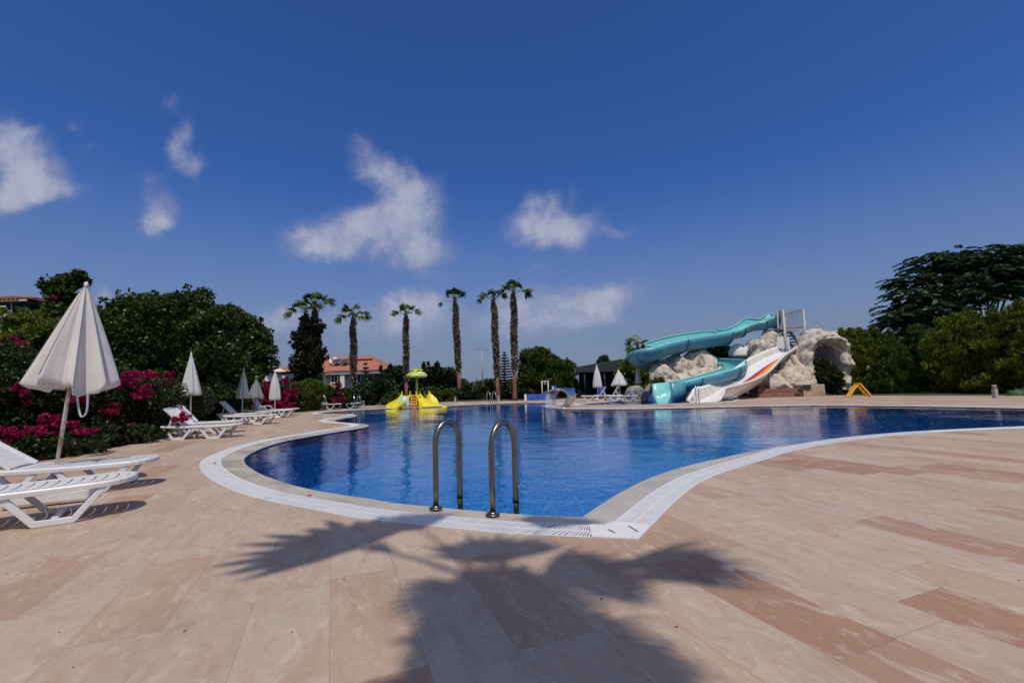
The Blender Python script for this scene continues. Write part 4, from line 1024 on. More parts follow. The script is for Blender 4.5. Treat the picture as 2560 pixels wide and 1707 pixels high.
mb = MB(); mb.box((c[0], c[1], c[2] / 2 + .3), (.36, .4, c[2] + .3)); mb.build('body', M['blue_panel'], bz, rel=True, bevel=.02)
mb = MB(); mb.box((c[0] - .1, c[1] - .21, c[2] + .2), (.12, .03, .3)); mb.build('label_plate', M['white_fibre'], bz, rel=True)
fr = thing('shower_frame', 'thin pale metal frame standing behind the blue box', 'frame', D(1362, 990, by + 1.2) * (1, 1, 0))
a, b = D(1354.5, 952.5, by + 1.2), D(1370, 952.5, by + 1.2); mb = MB(); mb.tube([a * (1, 1, 0), a], .035, 6); mb.tube([b * (1, 1, 0), b], .035, 6); mb.bar(a, b, .05, .05); mb.build('tube_frame', M['wplaster'], fr, rel=True)
mb = MB(); mb.box((a + b) / 2 + (0, 0, -.14), (.14, .14, .2)); mb.build('shower_head', M['galv'], fr, rel=True)
for (u, v, w, h, lab) in ((1504, 978, 15, 24, 'blue barrel behind the tall right parasol'), (1432, 980, 12, 18, 'blue barrel at the dark edge of the shelter')):
    tb = thing('barrel', lab, 'barrel', D(u, 990, 37) * (1, 1, 0)); mb = MB(); z = D(u, v - h / 2, 37)[2]; r = w / 2 * 37 / FPX
    mb.lathe([(r * .9, 0), (r, .05), (r, z * .33), (r * 1.04, z * .36), (r, z * .4), (r, z * .9), (r * .85, z)], D(u, 990, 37) * (1, 1, 0), 16); mb.build('drum', M['blue_panel'], tb, rel=True)
    mb = MB(); mb.lathe([(r * .86, z), (r * .8, z + .03), (.001, z + .03)], D(u, 990, 37) * (1, 1, 0), 16); mb.build('lid', M['postdark'], tb, rel=True)
lp = thing('lamp_post', 'tall thin street lamp with two heads between the palms', 'lamp post', D(1209, 985, 72) * (1, 1, 0)); t0 = D(1205, 876, 72); b0 = D(1209, 985, 72) * (1, 1, 0)
b0[0] = t0[0]; mb = MB(); mb.tube([b0, t0], [.13, .08], 8); mb.build('pole', M['galv'], lp, rel=True)
for s in (-1, 1):
    mb = MB(); e = t0 + np.array([s * .55, 0, .18 if s < 0 else .05]); mb.bar(t0, e, .07, .07); mb.box(e + (s * .15, 0, .02), (.5, .25, .14)); mb.build('lamp_head', M['galv'], lp, rel=True)
bush_hose = thing('garden_hose', 'green hose coiled at the foot of the tall hedge', 'hose', G(2548, 989.5)); mb = MB()
hp = G(2548, 989.5); mb.tube([hp + np.array([.45 * cos(a) * (1 - a * .004), .3 * sin(a), .04 + a * .009]) for a in [k * .35 for k in range(64)]], .03, 6); mb.build('coil', M['hose'], bush_hose, rel=True)

# ================================================================== HOUSES
def D2(u, v, y): return D(u, v, y)
def hip_roof(mb, x0, x1, y0, y1, ze, zr, inset):
    V = [(x0, y0, ze), (x1, y0, ze), (x1, y1, ze), (x0, y1, ze), (x0 + inset, (y0 + y1) / 2, zr), (x1 - inset, (y0 + y1) / 2, zr)]
    mb.add(V, [(0, 1, 5, 4), (1, 2, 5), (2, 3, 4, 5), (3, 0, 4), (3, 2, 1, 0)])
def window(parent, x, y, z, w, h, frame='wplaster'):
    mb = MB()
    for dx in (-w / 2, w / 2): mb.box((x + dx, y - .03, z), (.12, .10, h + .12))
    for dz in (-h / 2, h / 2): mb.box((x, y - .035, z + dz), (w + .12, .10, .12))
    mb.box((x, y - .03, z), (.06, .07, h)); o = mb.build('window', M[frame], parent, rel=True)
    mb = MB(); mb.box((x, y - .005, z), (w, .05, h)); mb.build('pane', M['glassdark'], o, rel=True)
HY = 58.0
h1 = thing('house', 'cream villa with terracotta hip roof and solar panels behind the palms', 'house', D(880, 985, HY) * (1, 1, 0))
xl, xr = D(700, 925, HY)[0], D(968, 925, HY)[0]; ze = D(880, 926, HY)[2]; zr = D(880, 889, HY + 4)[2]
mb = MB(); mb.box(((xl + xr) / 2, HY + 5.2, (ze - .4) / 2), (xr - xl - 1.4, 9.0, ze - .4)); mb.build('wall', M['greyplaster'], h1, rel=True)
xo0, xo1 = D(790, 950, HY)[0], D(850, 950, HY)[0]
mb = MB(); mb.box(((xo0 + xo1) / 2, HY + .60, (ze - .45) / 2), (xo1 - xo0, .4, ze - .45)); mb.build('entrance_wall', M['ochre'], h1, rel=True)
mb = MB(); mb.box(((xl + xr) / 2, HY + 5, ze - .22), (xr - xl, 10.4, .42)); mb.build('fascia', M['wplaster'], h1, rel=True)
mb = MB(); hip_roof(mb, xl - .15, xr + .15, HY - .4, HY + 10.4, ze + .0, zr, 4.0); ro = mb.build('roof', M['tiles'], h1, rel=True)
cx = D(856, 950, HY)[0]; mb = MB(); mb.box((cx, HY + .2, (ze - .45) / 2), (.52, .52, ze - .45)); mb.build('pillar', M['wplaster'], h1, rel=True)
window(h1, D(833, 945, HY)[0], HY + .40, D(833, 945, HY)[2], .85, 1.2); window(h1, D(930, 940, HY)[0], HY + .70, D(930, 945, HY)[2], 1.6, 1.5); window(h1, D(898, 940, HY)[0], HY + .70, D(898, 945, HY)[2], 1.0, 1.3)
def roofpt(u, v, y): return D(u, v, y)
for k, u in enumerate((842, 862, 884)):
    mb = MB(); c = D(u, 906, HY + 1.6); R = np.array(Matrix.Rotation(radians(24), 3, 'X')); mb.box(c + (0, 0, .22), (.85, 1.25, .08), R=R); mb.build('solar_panel', M['solar'], ro, rel=True)
mb = MB(); c = D(828, 905, HY + 1.6); mb.bar(D(823, 898, HY + 2), D(829, 909, HY + 1.2), .22, .22); mb.build('vent_pipe', M['wplaster'], ro, rel=True)
mb = MB(); c = D(838, 897, HY + 2.6); mb.lathe([(.34, 0), (.30, .16), (.16, .28), (.01, .3)], c + (0, 0, -.1), 12); mb.build('roof_vent', M['wplaster'], ro, rel=True)
px_ = D(912, 892, HY + 5); mb = MB(); hip_roof(mb, D(888, 895, HY + 4)[0], D(935, 895, HY + 4)[0], HY + 3, HY + 8, D(912, 897, HY + 3)[2], D(912, 890, HY + 5)[2] + .2, 1.0); mb.build('upper_roof', M['tiles'], h1, rel=True)
mb = MB(); z0 = ze + .3; z1 = D(912, 898, HY + 3)[2]; mb.box((px_[0], HY + 5.5, (z0 + z1) / 2), (2.0, 3.6, z1 - z0 - .03)); mb.build('loft_wall', M['postdark'], h1, rel=True)  # dark box stands in for the shadow inside the open attic
# second house with an awning
H2 = 46.0
h2 = thing('house', 'low white house with cream awning and red roof behind the patterned parasol', 'house', D(700, 985, H2) * (1, 1, 0))
xl, xr = D(636, 930, H2)[0], D(748, 930, H2)[0]; ze = D(690, 929, H2)[2]
mb = MB(); mb.box(((xl + xr) / 2, H2 + 4, (ze - .2) / 2), (xr - xl - .6, 7, ze - .2)); mb.build('wall', M['wplaster'], h2, rel=True)
mb = MB(); hip_roof(mb, xl - .2, xr + .4, H2 - .2, H2 + 8.2, ze, D(690, 914, H2 + 4)[2], 2.5); ro = mb.build('roof', M['tiles'], h2, rel=True)
a, b, c, d = D(655, 911, H2 - .3), D(681, 911, H2 + .8), D(715, 928, H2 - 1.6), D(690, 928.5, H2 - 2.4)
mb = MB(); mb.add([a, b, c, d] + [q - np.array([0, 0, .06]) for q in (a, b, c, d)], [(0, 3, 2, 1), (4, 5, 6, 7), (0, 1, 5, 4), (1, 2, 6, 5), (2, 3, 7, 6), (3, 0, 4, 7)]); mb.build('awning', M['awning'], h2, rel=True)
mb = MB(); mb.bar(D(640, 948, H2 - .25), D(712, 945, H2 - .25), .2, .5); mb.build('balcony_band', M['wplaster'], h2, rel=True)
mb = MB(); R = np.array(Matrix.Rotation(radians(38), 3, 'Y')); mb.box(D(667, 907, H2 + 1.5), (1.6, 1.4, .08), R=R); mb.build('solar_panel', M['solar'], ro, rel=True)
window(h2, D(703, 946, H2)[0], H2 + .42, D(703, 950, H2)[2], 1.3, .8); window(h2, D(660, 950, H2)[0], H2 + .42, D(660, 953, H2)[2], 1.2, .9)
# balcony house far left
H3 = 24.0
h3 = thing('house', 'house with tiled eave and dark balcony at the far left above the hedge', 'house', D(30, 985, H3) * (1, 1, 0))
xl, xr = D(-120, 755, H3)[0], D(84, 755, H3)[0]; zt = D(30, 754, H3)[2]; zb = D(30, 793, H3)[2]
mb = MB(); mb.box(((xl + xr) / 2, H3 + 5, zt / 2 - .2), (xr - xl - .4, 6, zt - .4)); mb.build('wall', M['greyplaster'], h3, rel=True)
mb = MB(); hip_roof(mb, xl, xr + .25, H3 - .4, H3 + 9, zt + .06, zt + 1.0, 3.0); mb.build('roof', M['tiles'], h3, rel=True)
mb = MB(); mb.box(((xl + xr) / 2, H3 - .38, zt - .02), (xr - xl + .1, .06, .07)); mb.build('fascia', M['wplaster'], h3, rel=True)
mb = MB()
for k in range(int((xr - xl) / .22)): mb.tube([(xl + .22 * k, H3 - .55, zt + .10), (xl + .22 * k, H3 + .6, zt + .24)], .10, 8)
mb.build('eave_tiles', M['tiles'], h3, rel=True)
mb = MB(); mb.box(((xl + xr) / 2 - .2, H3 + .6, zb), (xr - xl - .3, 2.4, .22)); mb.bar((xl, H3 - .5, zb + .5), (xr - .9, H3 - .5, zb + .5), .04, .05); mb.build('balcony', M['wplaster'], h3, rel=True)
mb = MB(); mb.box(((xl + xr) / 2, H3 + 1.95, (zt + zb) / 2), (xr - xl - .6, .06, zt - zb - .3)); mb.box(((xl + xr) / 2, H3 + .85, zt - .03), (xr - xl, 2.3, .04)); mb.build('painted_balcony_shade', M['postdark'], h3, rel=True)  # dark back sheet and soffit stand in for shade inside the balcony
mb = MB(); mb.tube([D(29, 795, H3 - .2), D(29, 757, H3 - .2)], .04, 6); mb.build('post', M['galv'], h3, rel=True)
# grey flat-roofed building behind the right hedge
h4 = thing('building', 'long dark grey flat roof showing above the right-hand hedge', 'building', D(2180, 985, 46) * (1, 1, 0))
xl, xr = D(2120, 840, 46)[0], D(2600, 840, 46)[0]; zt = D(2190, 836, 46)[2]
mb = MB(); mb.box(((xl + xr) / 2, 50, (zt - .5) / 2), (xr - xl - .8, 7, zt - .5)); mb.build('wall', M['wplaster'], h4, rel=True)
mb = MB(); mb.box(((xl + xr) / 2, 50, zt - .24), (xr - xl, 8.2, .48)); mb.build('roof', M['slate'], h4, rel=True)
# ================================================================== PLANTING
def leaf_quads(P, A, L, Wd, rng, bend=0.0):
    """rhombic leaves: centres P, long axes A (unit), length L, width Wd (arrays)"""
    n = len(P); r = rng.normal(size=(n, 3)); S = np.cross(A, r); S /= np.linalg.norm(S, axis=1, keepdims=True) + 1e-9
    L = np.broadcast_to(L, n)[:, None]; Wd = np.broadcast_to(Wd, n)[:, None]
    V = np.empty((n, 4, 3)); V[:, 0] = P - A * L * .5; V[:, 1] = P + S * Wd * .5 + A * L * .05; V[:, 2] = P + A * L * .5; V[:, 3] = P - S * Wd * .5 + A * L * .05
    return V.reshape(-1, 3), np.arange(4 * n).reshape(n, 4)
def rdir(rng, n):
    d = rng.normal(size=(n, 3)); return d / np.linalg.norm(d, axis=1, keepdims=True)
def clump_leaves(clumps, n, leaf, rng, aspect=.5, outward=.5, upbias=.2, fill=.45, droop=0.0):
    """clumps: list of (centre, radii3); n leaves shared by volume^(2/3)"""
    w = np.array([(r[0] * r[1] * r[2]) ** (2 / 3) for _, r in clumps]); w = w / w.sum(); Ps = []; As = []
    for (c, r), k in zip(clumps, rng.multinomial(n, w)):
        d = rdir(rng, k); rad = fill + (1 - fill) * rng.random(k) ** .6; rad *= 1 + .16 * rng.normal(size=k) * (rng.random(k) < .25)
        Ps.append(np.asarray(c) + d * rad[:, None] * np.asarray(r))
        a = d * outward + rdir(rng, k) * (1 - outward) + np.array([0, 0, upbias - droop]); As.append(a / (np.linalg.norm(a, axis=1, keepdims=True) + 1e-9))
    P = np.concatenate(Ps); A = np.concatenate(As); m = P[:, 2] > .03; P = P[m]; A = A[m]
    L = leaf * (.6 + .8 * rng.random(len(P)))
    return leaf_quads(P, A, L, L * aspect, rng)
def foliage(name, clumps, n, leaf, mat, parent, seed, **k):
    rng = np.random.default_rng(seed); V, F = clump_leaves(clumps, n, leaf, rng, **k); off = np.array(parent.location)
    return link_mesh(name, np_mesh(name, V - off, F), M[mat], parent)
def trunk(parent, base, tops, r, mat='bark', name='trunk'):
    mb = MB(); base = np.asarray(base, float)
    for tp in tops:
        tp = base + (np.asarray(tp, float) - base) * .84; m1 = base + (tp - base) * .35 * np.array([.5, .5, 1]); m2 = base + (tp - base) * .7 * np.array([.85, .85, 1])
        P = cat([base, m1, m2, tp], 4); mb.tube(P, list(np.linspace(r, r * .18, len(P))), 8)
    return mb.build(name, M[mat], parent, rel=True)
def split_clumps(blobs, y, K, rng, sub=.42, depth=1.0, twig=.8):
    """blobs: (u, v, ru, rv[, dy]) photo ellipses at distance y -> many overlapping leaf clumps"""
    out = []; 
    for b in blobs:
        yy = y + (b[4] if len(b) > 4 else 0); px = yy / FPX; c = D(b[0], b[1], yy); r = np.array([b[2] * px, (b[2] + b[3]) / 2 * px * depth, b[3] * px])
        d = rdir(rng, K); rad = rng.random(K) ** .45 * .80
        for i in range(K):
            s = sub * (.65 + .7 * rng.random()); q = c + d[i] * rad[i] * r
            rr = np.maximum(r.min() * s * np.array([1.15, 1.15, .85]), .06); out.append((q, rr))
        for i in range(int(K * twig)):       # stray sprigs beyond the outline
            e = rdir(rng, 1)[0]; e[2] = abs(e[2]) * .9; s = sub * (.22 + .22 * rng.random()); q = c + e * r * (.93 + .22 * rng.random()); out.append((q, np.maximum(r.min() * s * np.array([.8, .8, 1.2]), .05)))
    return out
def tree(name, label, category, base_px, y, blobs, n, leaf, mat, seed, K=16, sub=.42, tr=.16, group=None, depth=1.0, trunk_to=None, **k):
    rng = np.random.default_rng(seed); b = D(base_px, 985, y) * (1, 1, 0)
    t = thing(name, label, category, b, 0, group)
    cl = split_clumps(blobs, y, K, rng, sub, depth)
    foliage('crown', cl, n, leaf, mat, t, seed, **k)
    idx = rng.choice(len(cl), size=min(6, len(cl)), replace=False)
    trunk(t, b, [cl[i][0] for i in idx] if trunk_to is None else trunk_to, tr)
    return t
GT = 'trees round the pool garden'
# big leafy trees on the left
tree('leafy_tree', 'tall slim dark tree rising behind the large cream parasol', 'tree', 165, 15.5, [(135, 712, 26, 26), (185, 700, 30, 26), (160, 745, 42, 30), (150, 800, 70, 55), (190, 860, 80, 70), (140, 930, 90, 80)], 26000, .13, 'ficus', 11, 12, .5, .14, GT, upbias=.1, aspect=.55)
tree('leafy_tree', 'dense broad tree behind the bougainvillea, left of the tallest left crown', 'tree', 330, 16.5, [(300, 780, 55, 50), (360, 775, 60, 55), (330, 860, 110, 90), (280, 900, 80, 90), (330, 960, 120, 70)], 42000, .13, 'ficus', 12, 18, .42, .2, GT, upbias=.1, aspect=.55)
tree('leafy_tree', 'tallest dense green tree on the left, highest crown behind the left loungers', 'tree', 470, 18, [(415, 775, 50, 52), (480, 755, 45, 46), (450, 830, 95, 75), (530, 810, 60, 55), (480, 900, 110, 85), (470, 980, 110, 55)], 46000, .14, 'ficus', 13, 18, .42, .2, GT, upbias=.1, aspect=.55)
tree('leafy_tree', 'rounded bright green tree at the right end of the left tree row', 'tree', 590, 21.5, [(565, 805, 45, 42), (610, 815, 40, 35), (575, 860, 75, 60), (650, 838, 30, 22), (655, 868, 34, 24), (600, 920, 70, 65), (560, 970, 80, 55), (625, 905, 45, 40)], 40000, .16, 'ficus', 14, 18, .42, .2, GT, upbias=.1, aspect=.55)
for i, (u, v, rv, y) in enumerate(((30, 850, 80, 13.0), (85, 845, 75, 13.6))):
    tree('conifer', ['yellow-green conifer below the balcony house at the left edge', 'yellow-green conifer between the left edge and the slim dark tree'][i], 'tree', u, y, [(u, v, 44, rv), (u + 6, v - rv * .6, 20, rv * .5), (u, v + 90, 55, 60)], 15000, .15, 'thuja', 21 + i, 12, .5, .1, GT, aspect=.22, outward=.35, upbias=.7)

# bougainvillea hedge
def bougain(label, u, y, blobs, flowers, n, seed, leaf=.07):
    rng = np.random.default_rng(seed); b = D(u, 985, y) * (1, 1, 0); t = thing('bougainvillea', label, 'shrub', b, 0, 'flowering bougainvillea shrubs along the left')
    cl = split_clumps(blobs, y, 16, rng, .42, 1.0); foliage('leaves', cl, n, leaf, 'bough', t, seed, aspect=.6, upbias=.05, fill=.35)
    fl = []
    for f in flowers:
        yy = y + (f[4] if len(f) > 4 else -.9); px = yy / FPX; c = D(f[0], f[1], yy); r0 = np.array([f[2] * px, f[2] * px * .8, f[3] * px])
        for j in range(14):
            q = c + rdir(rng, 1)[0] * r0 * (.4 + .9 * rng.random()); s = .20 + .26 * rng.random(); fl.append((q, np.maximum(r0 * s, .03)))
    if fl:
        dens = sum(f[2] * f[3] for f in flowers) * (y / FPX) ** 2
        foliage('flowers', fl, int(2600 + 7000 * dens), .052 * max(1, y / 14), 'flower', t, seed + 50, aspect=.75, upbias=.1, fill=.15)
    trunk(t, b, [cl[i][0] for i in rng.choice(len(cl), 5)], .05, name='stem')
    return t
bougain('dark bougainvillea bush at the left edge with scattered pink sprays', -20, 9.6, [(-20, 1040, 90, 100), (60, 980, 80, 90), (40, 1090, 90, 60), (0, 910, 60, 60), (70, 1120, 110, 45, -.7)], [(28, 858, 26, 13, .6), (50, 868, 20, 9, .5), (20, 1078, 24, 12), (85, 1080, 20, 12), (28, 1095, 18, 12), (45, 965, 10, 10), (62, 980, 8, 6)], 26000, 31)
bougain('bougainvillea bush behind the large parasol pole with low magenta sprays', 140, 10.3, [(130, 1010, 80, 90), (180, 1070, 90, 70), (120, 1090, 80, 50), (190, 980, 70, 70), (200, 1105, 90, 40, -.9), (120, 1120, 80, 35, -1.0)], [(124, 1048, 22, 12), (150, 1062, 26, 10), (100, 1072, 24, 11), (175, 1065, 18, 10), (200, 995, 24, 12), (215, 1078, 26, 6), (75, 1005, 14, 8), (135, 745, 0.5, .5), (140, 1080, 14, 7)], 30000, 32)
bougain('bougainvillea bush with the largest magenta clusters right of the cream parasol', 320, 12.4, [(290, 1000, 75, 80), (350, 1010, 80, 85), (280, 1070, 90, 55), (360, 1070, 70, 40), (320, 960, 60, 40), (290, 1095, 80, 35, -1.2), (350, 1085, 60, 28, -1.0)], [(315, 937, 26, 10), (345, 945, 38, 18), (300, 962, 12, 10), (348, 980, 24, 18), (278, 1022, 26, 13), (332, 1075, 26, 13), (225, 1123, 14, 8), (285, 1133, 15, 5), (262, 1040, 14, 8)], 38000, 33)
bougain('bougainvillea bush with rounded magenta balls left of the second parasol', 425, 16.4, [(400, 1000, 70, 70), (450, 1010, 70, 65), (420, 1050, 80, 45), (385, 960, 40, 40)], [(428, 938, 13, 9), (418, 962, 17, 16), (398, 957, 12, 10), (415, 1000, 16, 11), (412, 1024, 10, 6), (430, 1036, 8, 5), (378, 1024, 10, 8), (455, 1042, 19, 11, -4.4), (448, 1052, 12, 8, -4.2), (445, 1012, 10, 6)], 28000, 34)
bougain('sparse bougainvillea bush with few blooms right of the second parasol', 520, 20.6, [(500, 1000, 60, 55), (550, 1000, 60, 60), (520, 1030, 70, 35)], [(507, 990, 14, 6), (537, 1010, 9, 6), (500, 1033, 7, 6), (482, 1010, 8, 6)], 22000, 35, .085)
bougain('bougainvillea bush glowing magenta behind the grey and patterned parasols', 690, 26.5, [(660, 995, 30, 40), (700, 1000, 40, 40), (730, 1005, 35, 35), (640, 1010, 30, 30)], [(668, 980, 9, 14), (667, 962, 6, 12), (660, 1003, 16, 8), (720, 985, 16, 16), (700, 1010, 18, 8), (722, 1012, 14, 7), (645, 1014, 10, 8), (712, 952, 7, 10), (683, 1018, 14, 8), (735, 975, 8, 8)], 22000, 36, .12)
tree('fan_shrub', 'bright green feathery shrub left of the far parasol twins', 'shrub', 760, 27.5, [(745, 985, 26, 35), (775, 990, 35, 35), (760, 1008, 45, 22)], 15000, .30, 'lime_shrub', 41, 12, .5, .05, None, aspect=.16, outward=.75, upbias=.35)
bougain('dark shrub with a few red blooms behind the far parasol twins', 850, 30, [(820, 990, 35, 30), (860, 995, 45, 30), (810, 1008, 40, 18), (870, 1010, 40, 15)], [(846, 962, 6, 5, -.3), (838, 1000, 8, 8), (855, 996, 10, 6), (806, 975, 5, 5), (852, 983, 5, 5)], 22000, 37, .14)
GS = 'shrubs along the far pool edge'
for i, (u, v, ru, rv, y, mt, lab) in enumerate((
    (905, 985, 32, 34, 34, 'darktree', 'dark bushy shrub right of the palm with the red trunk foot'),
    (955, 980, 34, 38, 35, 'darktree', 'dark shrub in front of the villa wall'),
    (985, 1000, 26, 18, 34, 'lime_shrub', 'low mixed shrub left of the yellow slide'),
    (1075, 993, 28, 22, 37, 'pine', 'clipped round green shrub just right of the yellow slide'),
    (1118, 990, 24, 22, 39, 'pine', 'second clipped shrub before the tallest leaning palm'),
    (1165, 985, 34, 26, 42, 'darktree', 'loose shrub between the leaning palm and the lamp post'),
    (1218, 980, 26, 28, 43, 'pine', 'green shrub at the foot of the lamp post'),
    (1262, 988, 22, 18, 42, 'darktree', 'low dark shrub between the two right palms'))):
    tree('shrub', lab, 'shrub', u, y, [(u, v, ru, rv), (u - ru * .5, v + 8, ru * .6, rv * .7), (u + ru * .5, v + 10, ru * .6, rv * .6)], 9000, .26, mt, 60 + i, 12, .45, .05, GS, aspect=.5)
for i, (u, v, ru, rv, y, lab) in enumerate(((1470, 968, 40, 26, 52, 'low dark shrub in the shade under the left half of the shelter'), (1535, 965, 45, 28, 52, 'low dark shrub in the shade under the right half of the shelter'), (1425, 985, 30, 14, 41, 'low shrub between the round pines and the shelter post'), (1310, 985, 26, 14, 41, 'low shrub at the foot of the tall rounded pine'))):
    tree('shrub', lab, 'shrub', u, y, [(u, v, ru, rv), (u - ru * .6, v + 6, ru * .6, rv * .8), (u + ru * .6, v + 6, ru * .6, rv * .8)], 7000, .28, 'darktree', 160 + i, 12, .45, .05, GS, aspect=.5)
# middle trees
tree('round_tree', 'dark round tree behind the mushroom roof, left of the two', 'tree', 985, 50, [(985, 940, 40, 32), (965, 965, 35, 30), (1005, 960, 40, 35), (985, 985, 50, 22)], 18000, .40, 'darktree', 81, 14, .45, .2, GT)
tree('round_tree', 'dark round tree behind the mushroom roof, right of the two', 'tree', 1085, 48, [(1075, 935, 35, 30), (1105, 950, 35, 35), (1060, 960, 38, 35), (1090, 980, 55, 24), (1125, 968, 18, 24)], 20000, .40, 'darktree', 82, 14, .45, .2, GT)
tree('round_pine', 'tall rounded pine just right of the tallest palm', 'tree', 1345, 44, [(1330, 895, 32, 32), (1352, 910, 40, 40), (1310, 930, 25, 40), (1345, 955, 52, 35), (1300, 965, 22, 25), (1385, 925, 16, 40)], 26000, .34, 'pine', 83, 16, .42, .2, GT, aspect=.25, upbias=.5)
tree('round_pine', 'lower rounded pine beside the dark green shelter', 'tree', 1405, 43, [(1400, 920, 28, 30), (1415, 935, 28, 35), (1395, 955, 42, 35), (1420, 965, 28, 25)], 20000, .34, 'pine', 84, 16, .42, .2, GT, aspect=.25, upbias=.5)
tree('leafy_tree', 'yellow-green tree between the shelter and the turquoise slide bend', 'tree', 1575, 39, [(1575, 915, 22, 28), (1590, 940, 32, 30), (1560, 935, 22, 22), (1600, 965, 30, 25)], 15000, .28, 'thuja', 85, 14, .45, .15, GT)
tree('leafy_tree', 'green tree crown showing between the upper flume and the white dome', 'tree', 1800, 42, [(1790, 875, 28, 22), (1815, 885, 22, 20), (1770, 880, 24, 18), (1830, 890, 16, 20)], 14000, .32, 'darktree', 86, 12, .45, .15, GT)
tree('leafy_tree', 'small round tree showing above the shelter roof', 'tree', 1507, 62, [(1507, 902, 13, 11), (1503, 912, 14, 10)], 3500, .4, 'far', 87, 8, .5, .15, GT)
# far wood as one mass
rng = np.random.default_rng(5); b = thing('far_wood', None, None, (0, 140, 0)); cl = []
for k in range(70):
    x = -170 + 5.0 * k + rng.uniform(-2, 2); y = rng.uniform(120, 170); h = rng.uniform(2.0, 4.0) + (.8 if k % 7 == 0 else 0)
    cl.append((np.array([x, y, h * .5]), np.array([4.0, 4, h * .55])));  cl.append((np.array([x + 1.5, y, h * .8]), np.array([1.6, 1.6, h * .35])))
o = foliage('wood', cl, 26000, 1.1, 'far', b, 5, upbias=.2); bpy.data.objects.remove(b); o.parent = None; o.location = (0, 140, 0); o.name = 'far_wood'; tag(o, 'low wood on the far horizon', 'wood', kind='stuff')
# araucarias: tiered conifers
def araucaria(label, u, v_top, y, rmax, tiers):
    b = D(u, 985, y) * (1, 1, 0); tp = D(u, v_top, y); t = thing('tiered_conifer', label, 'tree', b, 0, GT); rng = np.random.default_rng(int(u)); Ps = []; As = []
    for k in range(tiers):
        f = k / (tiers - 1); z = .8 + (tp[2] - .9) * (1 - (1 - f) * .92) if False else tp[2] * (.12 + .86 * f); r = rmax * (1 - f) ** .8 + .08
        for j in range(7):
            a = 2 * pi * j / 7 + k * .5; d = np.array([cos(a), sin(a), .18]); m = int(26 * r / rmax) + 8
            s = rng.random(m); q = np.array([tp[0], tp[1], z]) + d * (s * r)[:, None]; q[:, 2] += -.10 * r * (s ** 2)
            Ps.append(q); As.append(np.tile(d, (m, 1)) + rng.normal(size=(m, 3)) * .5 + np.array([0, 0, .3]))
    P = np.concatenate(Ps); A = np.concatenate(As); A /= np.linalg.norm(A, axis=1, keepdims=True); V, F = leaf_quads(P, A, .26 + .1 * rng.random(len(P)), .10, rng)
    link_mesh('crown', np_mesh('crown', V - np.array(t.location), F), M['darktree'], t); trunk(t, b, [tp], .12)
araucaria('tiered conifer with whorled branches between the two right palms', 1261, 880, 47, 1.25, 15)
araucaria('small tiered conifer before the villa wall', 914, 908, 40, .75, 9)

# tall hedge of conifers on the right
GH = 'tall conifers of the right-hand hedge'
hedge = [
 (2130, 31, [(2125, 905, 40, 60), (2110, 870, 28, 35), (2150, 880, 30, 45), (2130, 955, 50, 40)], 'thuja', 'bright conifer touching the rock arch, left end of the hedge'),
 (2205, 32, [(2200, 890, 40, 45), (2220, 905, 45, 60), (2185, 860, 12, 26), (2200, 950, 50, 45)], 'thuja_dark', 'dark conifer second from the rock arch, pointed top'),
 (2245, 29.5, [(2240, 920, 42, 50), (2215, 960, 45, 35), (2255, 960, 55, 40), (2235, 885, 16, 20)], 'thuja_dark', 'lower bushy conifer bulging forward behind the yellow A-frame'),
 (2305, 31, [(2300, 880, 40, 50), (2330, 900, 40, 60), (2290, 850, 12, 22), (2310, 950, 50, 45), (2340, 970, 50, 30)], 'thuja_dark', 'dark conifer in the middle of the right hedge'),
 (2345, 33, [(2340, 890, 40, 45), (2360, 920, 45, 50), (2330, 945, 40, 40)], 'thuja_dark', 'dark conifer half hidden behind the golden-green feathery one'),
 (2390, 27.5, [(2400, 835, 48, 42), (2370, 870, 50, 60), (2425, 870, 50, 60), (2390, 930, 70, 60), (2440, 960, 70, 40), (2432, 805, 14, 30), (2335, 880, 24, 40)], 'thuja', 'tall golden-green conifer with feathery tips before the flat-topped tree'),
 (2495, 25.5, [(2505, 840, 40, 45), (2480, 880, 50, 60), (2520, 890, 50, 60), (2500, 945, 60, 50), (2470, 965, 60, 35), (2530, 790, 14, 30)], 'thuja', 'tall feathery conifer behind the grey bollard'),
 (2580, 24, [(2575, 820, 45, 60), (2600, 860, 60, 80), (2570, 920, 60, 60), (2560, 790, 16, 34)], 'thuja', 'tallest feathery conifer at the right edge of the hedge')]
for i, (u, y, bl, mt, lab) in enumerate(hedge):
    rh = random.Random(u); bl = bl + [(b_[0] + rh.uniform(-.7, .7) * b_[2], b_[1] - b_[3] * rh.uniform(.75, 1.0), rh.uniform(6, 10), rh.uniform(14, 26)) for b_ in bl[:3] for _ in range(3)]      # leading shoots
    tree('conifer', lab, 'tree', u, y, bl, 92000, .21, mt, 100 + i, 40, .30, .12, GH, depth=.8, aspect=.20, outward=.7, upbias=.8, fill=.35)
# rock planting in the grotto mouth
tree('hanging_plant', 'dark trailing plant growing in the mouth of the rock arch', 'plant', 2048, 30.2, [(2040, 920, 24, 28), (2062, 935, 28, 30), (2045, 950, 26, 20), (2080, 965, 20, 26)], 9000, .20, 'bough', 120, 12, .5, .04, None)
tree('rock_plant', 'small spiky plant at the foot of the rock mass', 'plant', 1645, 29.0, [(1645, 960, 18, 14), (1636, 972, 12, 10)], 1800, .34, 'lime_shrub', 121, 6, .6, .03, None, aspect=.12, outward=.8, upbias=.3)
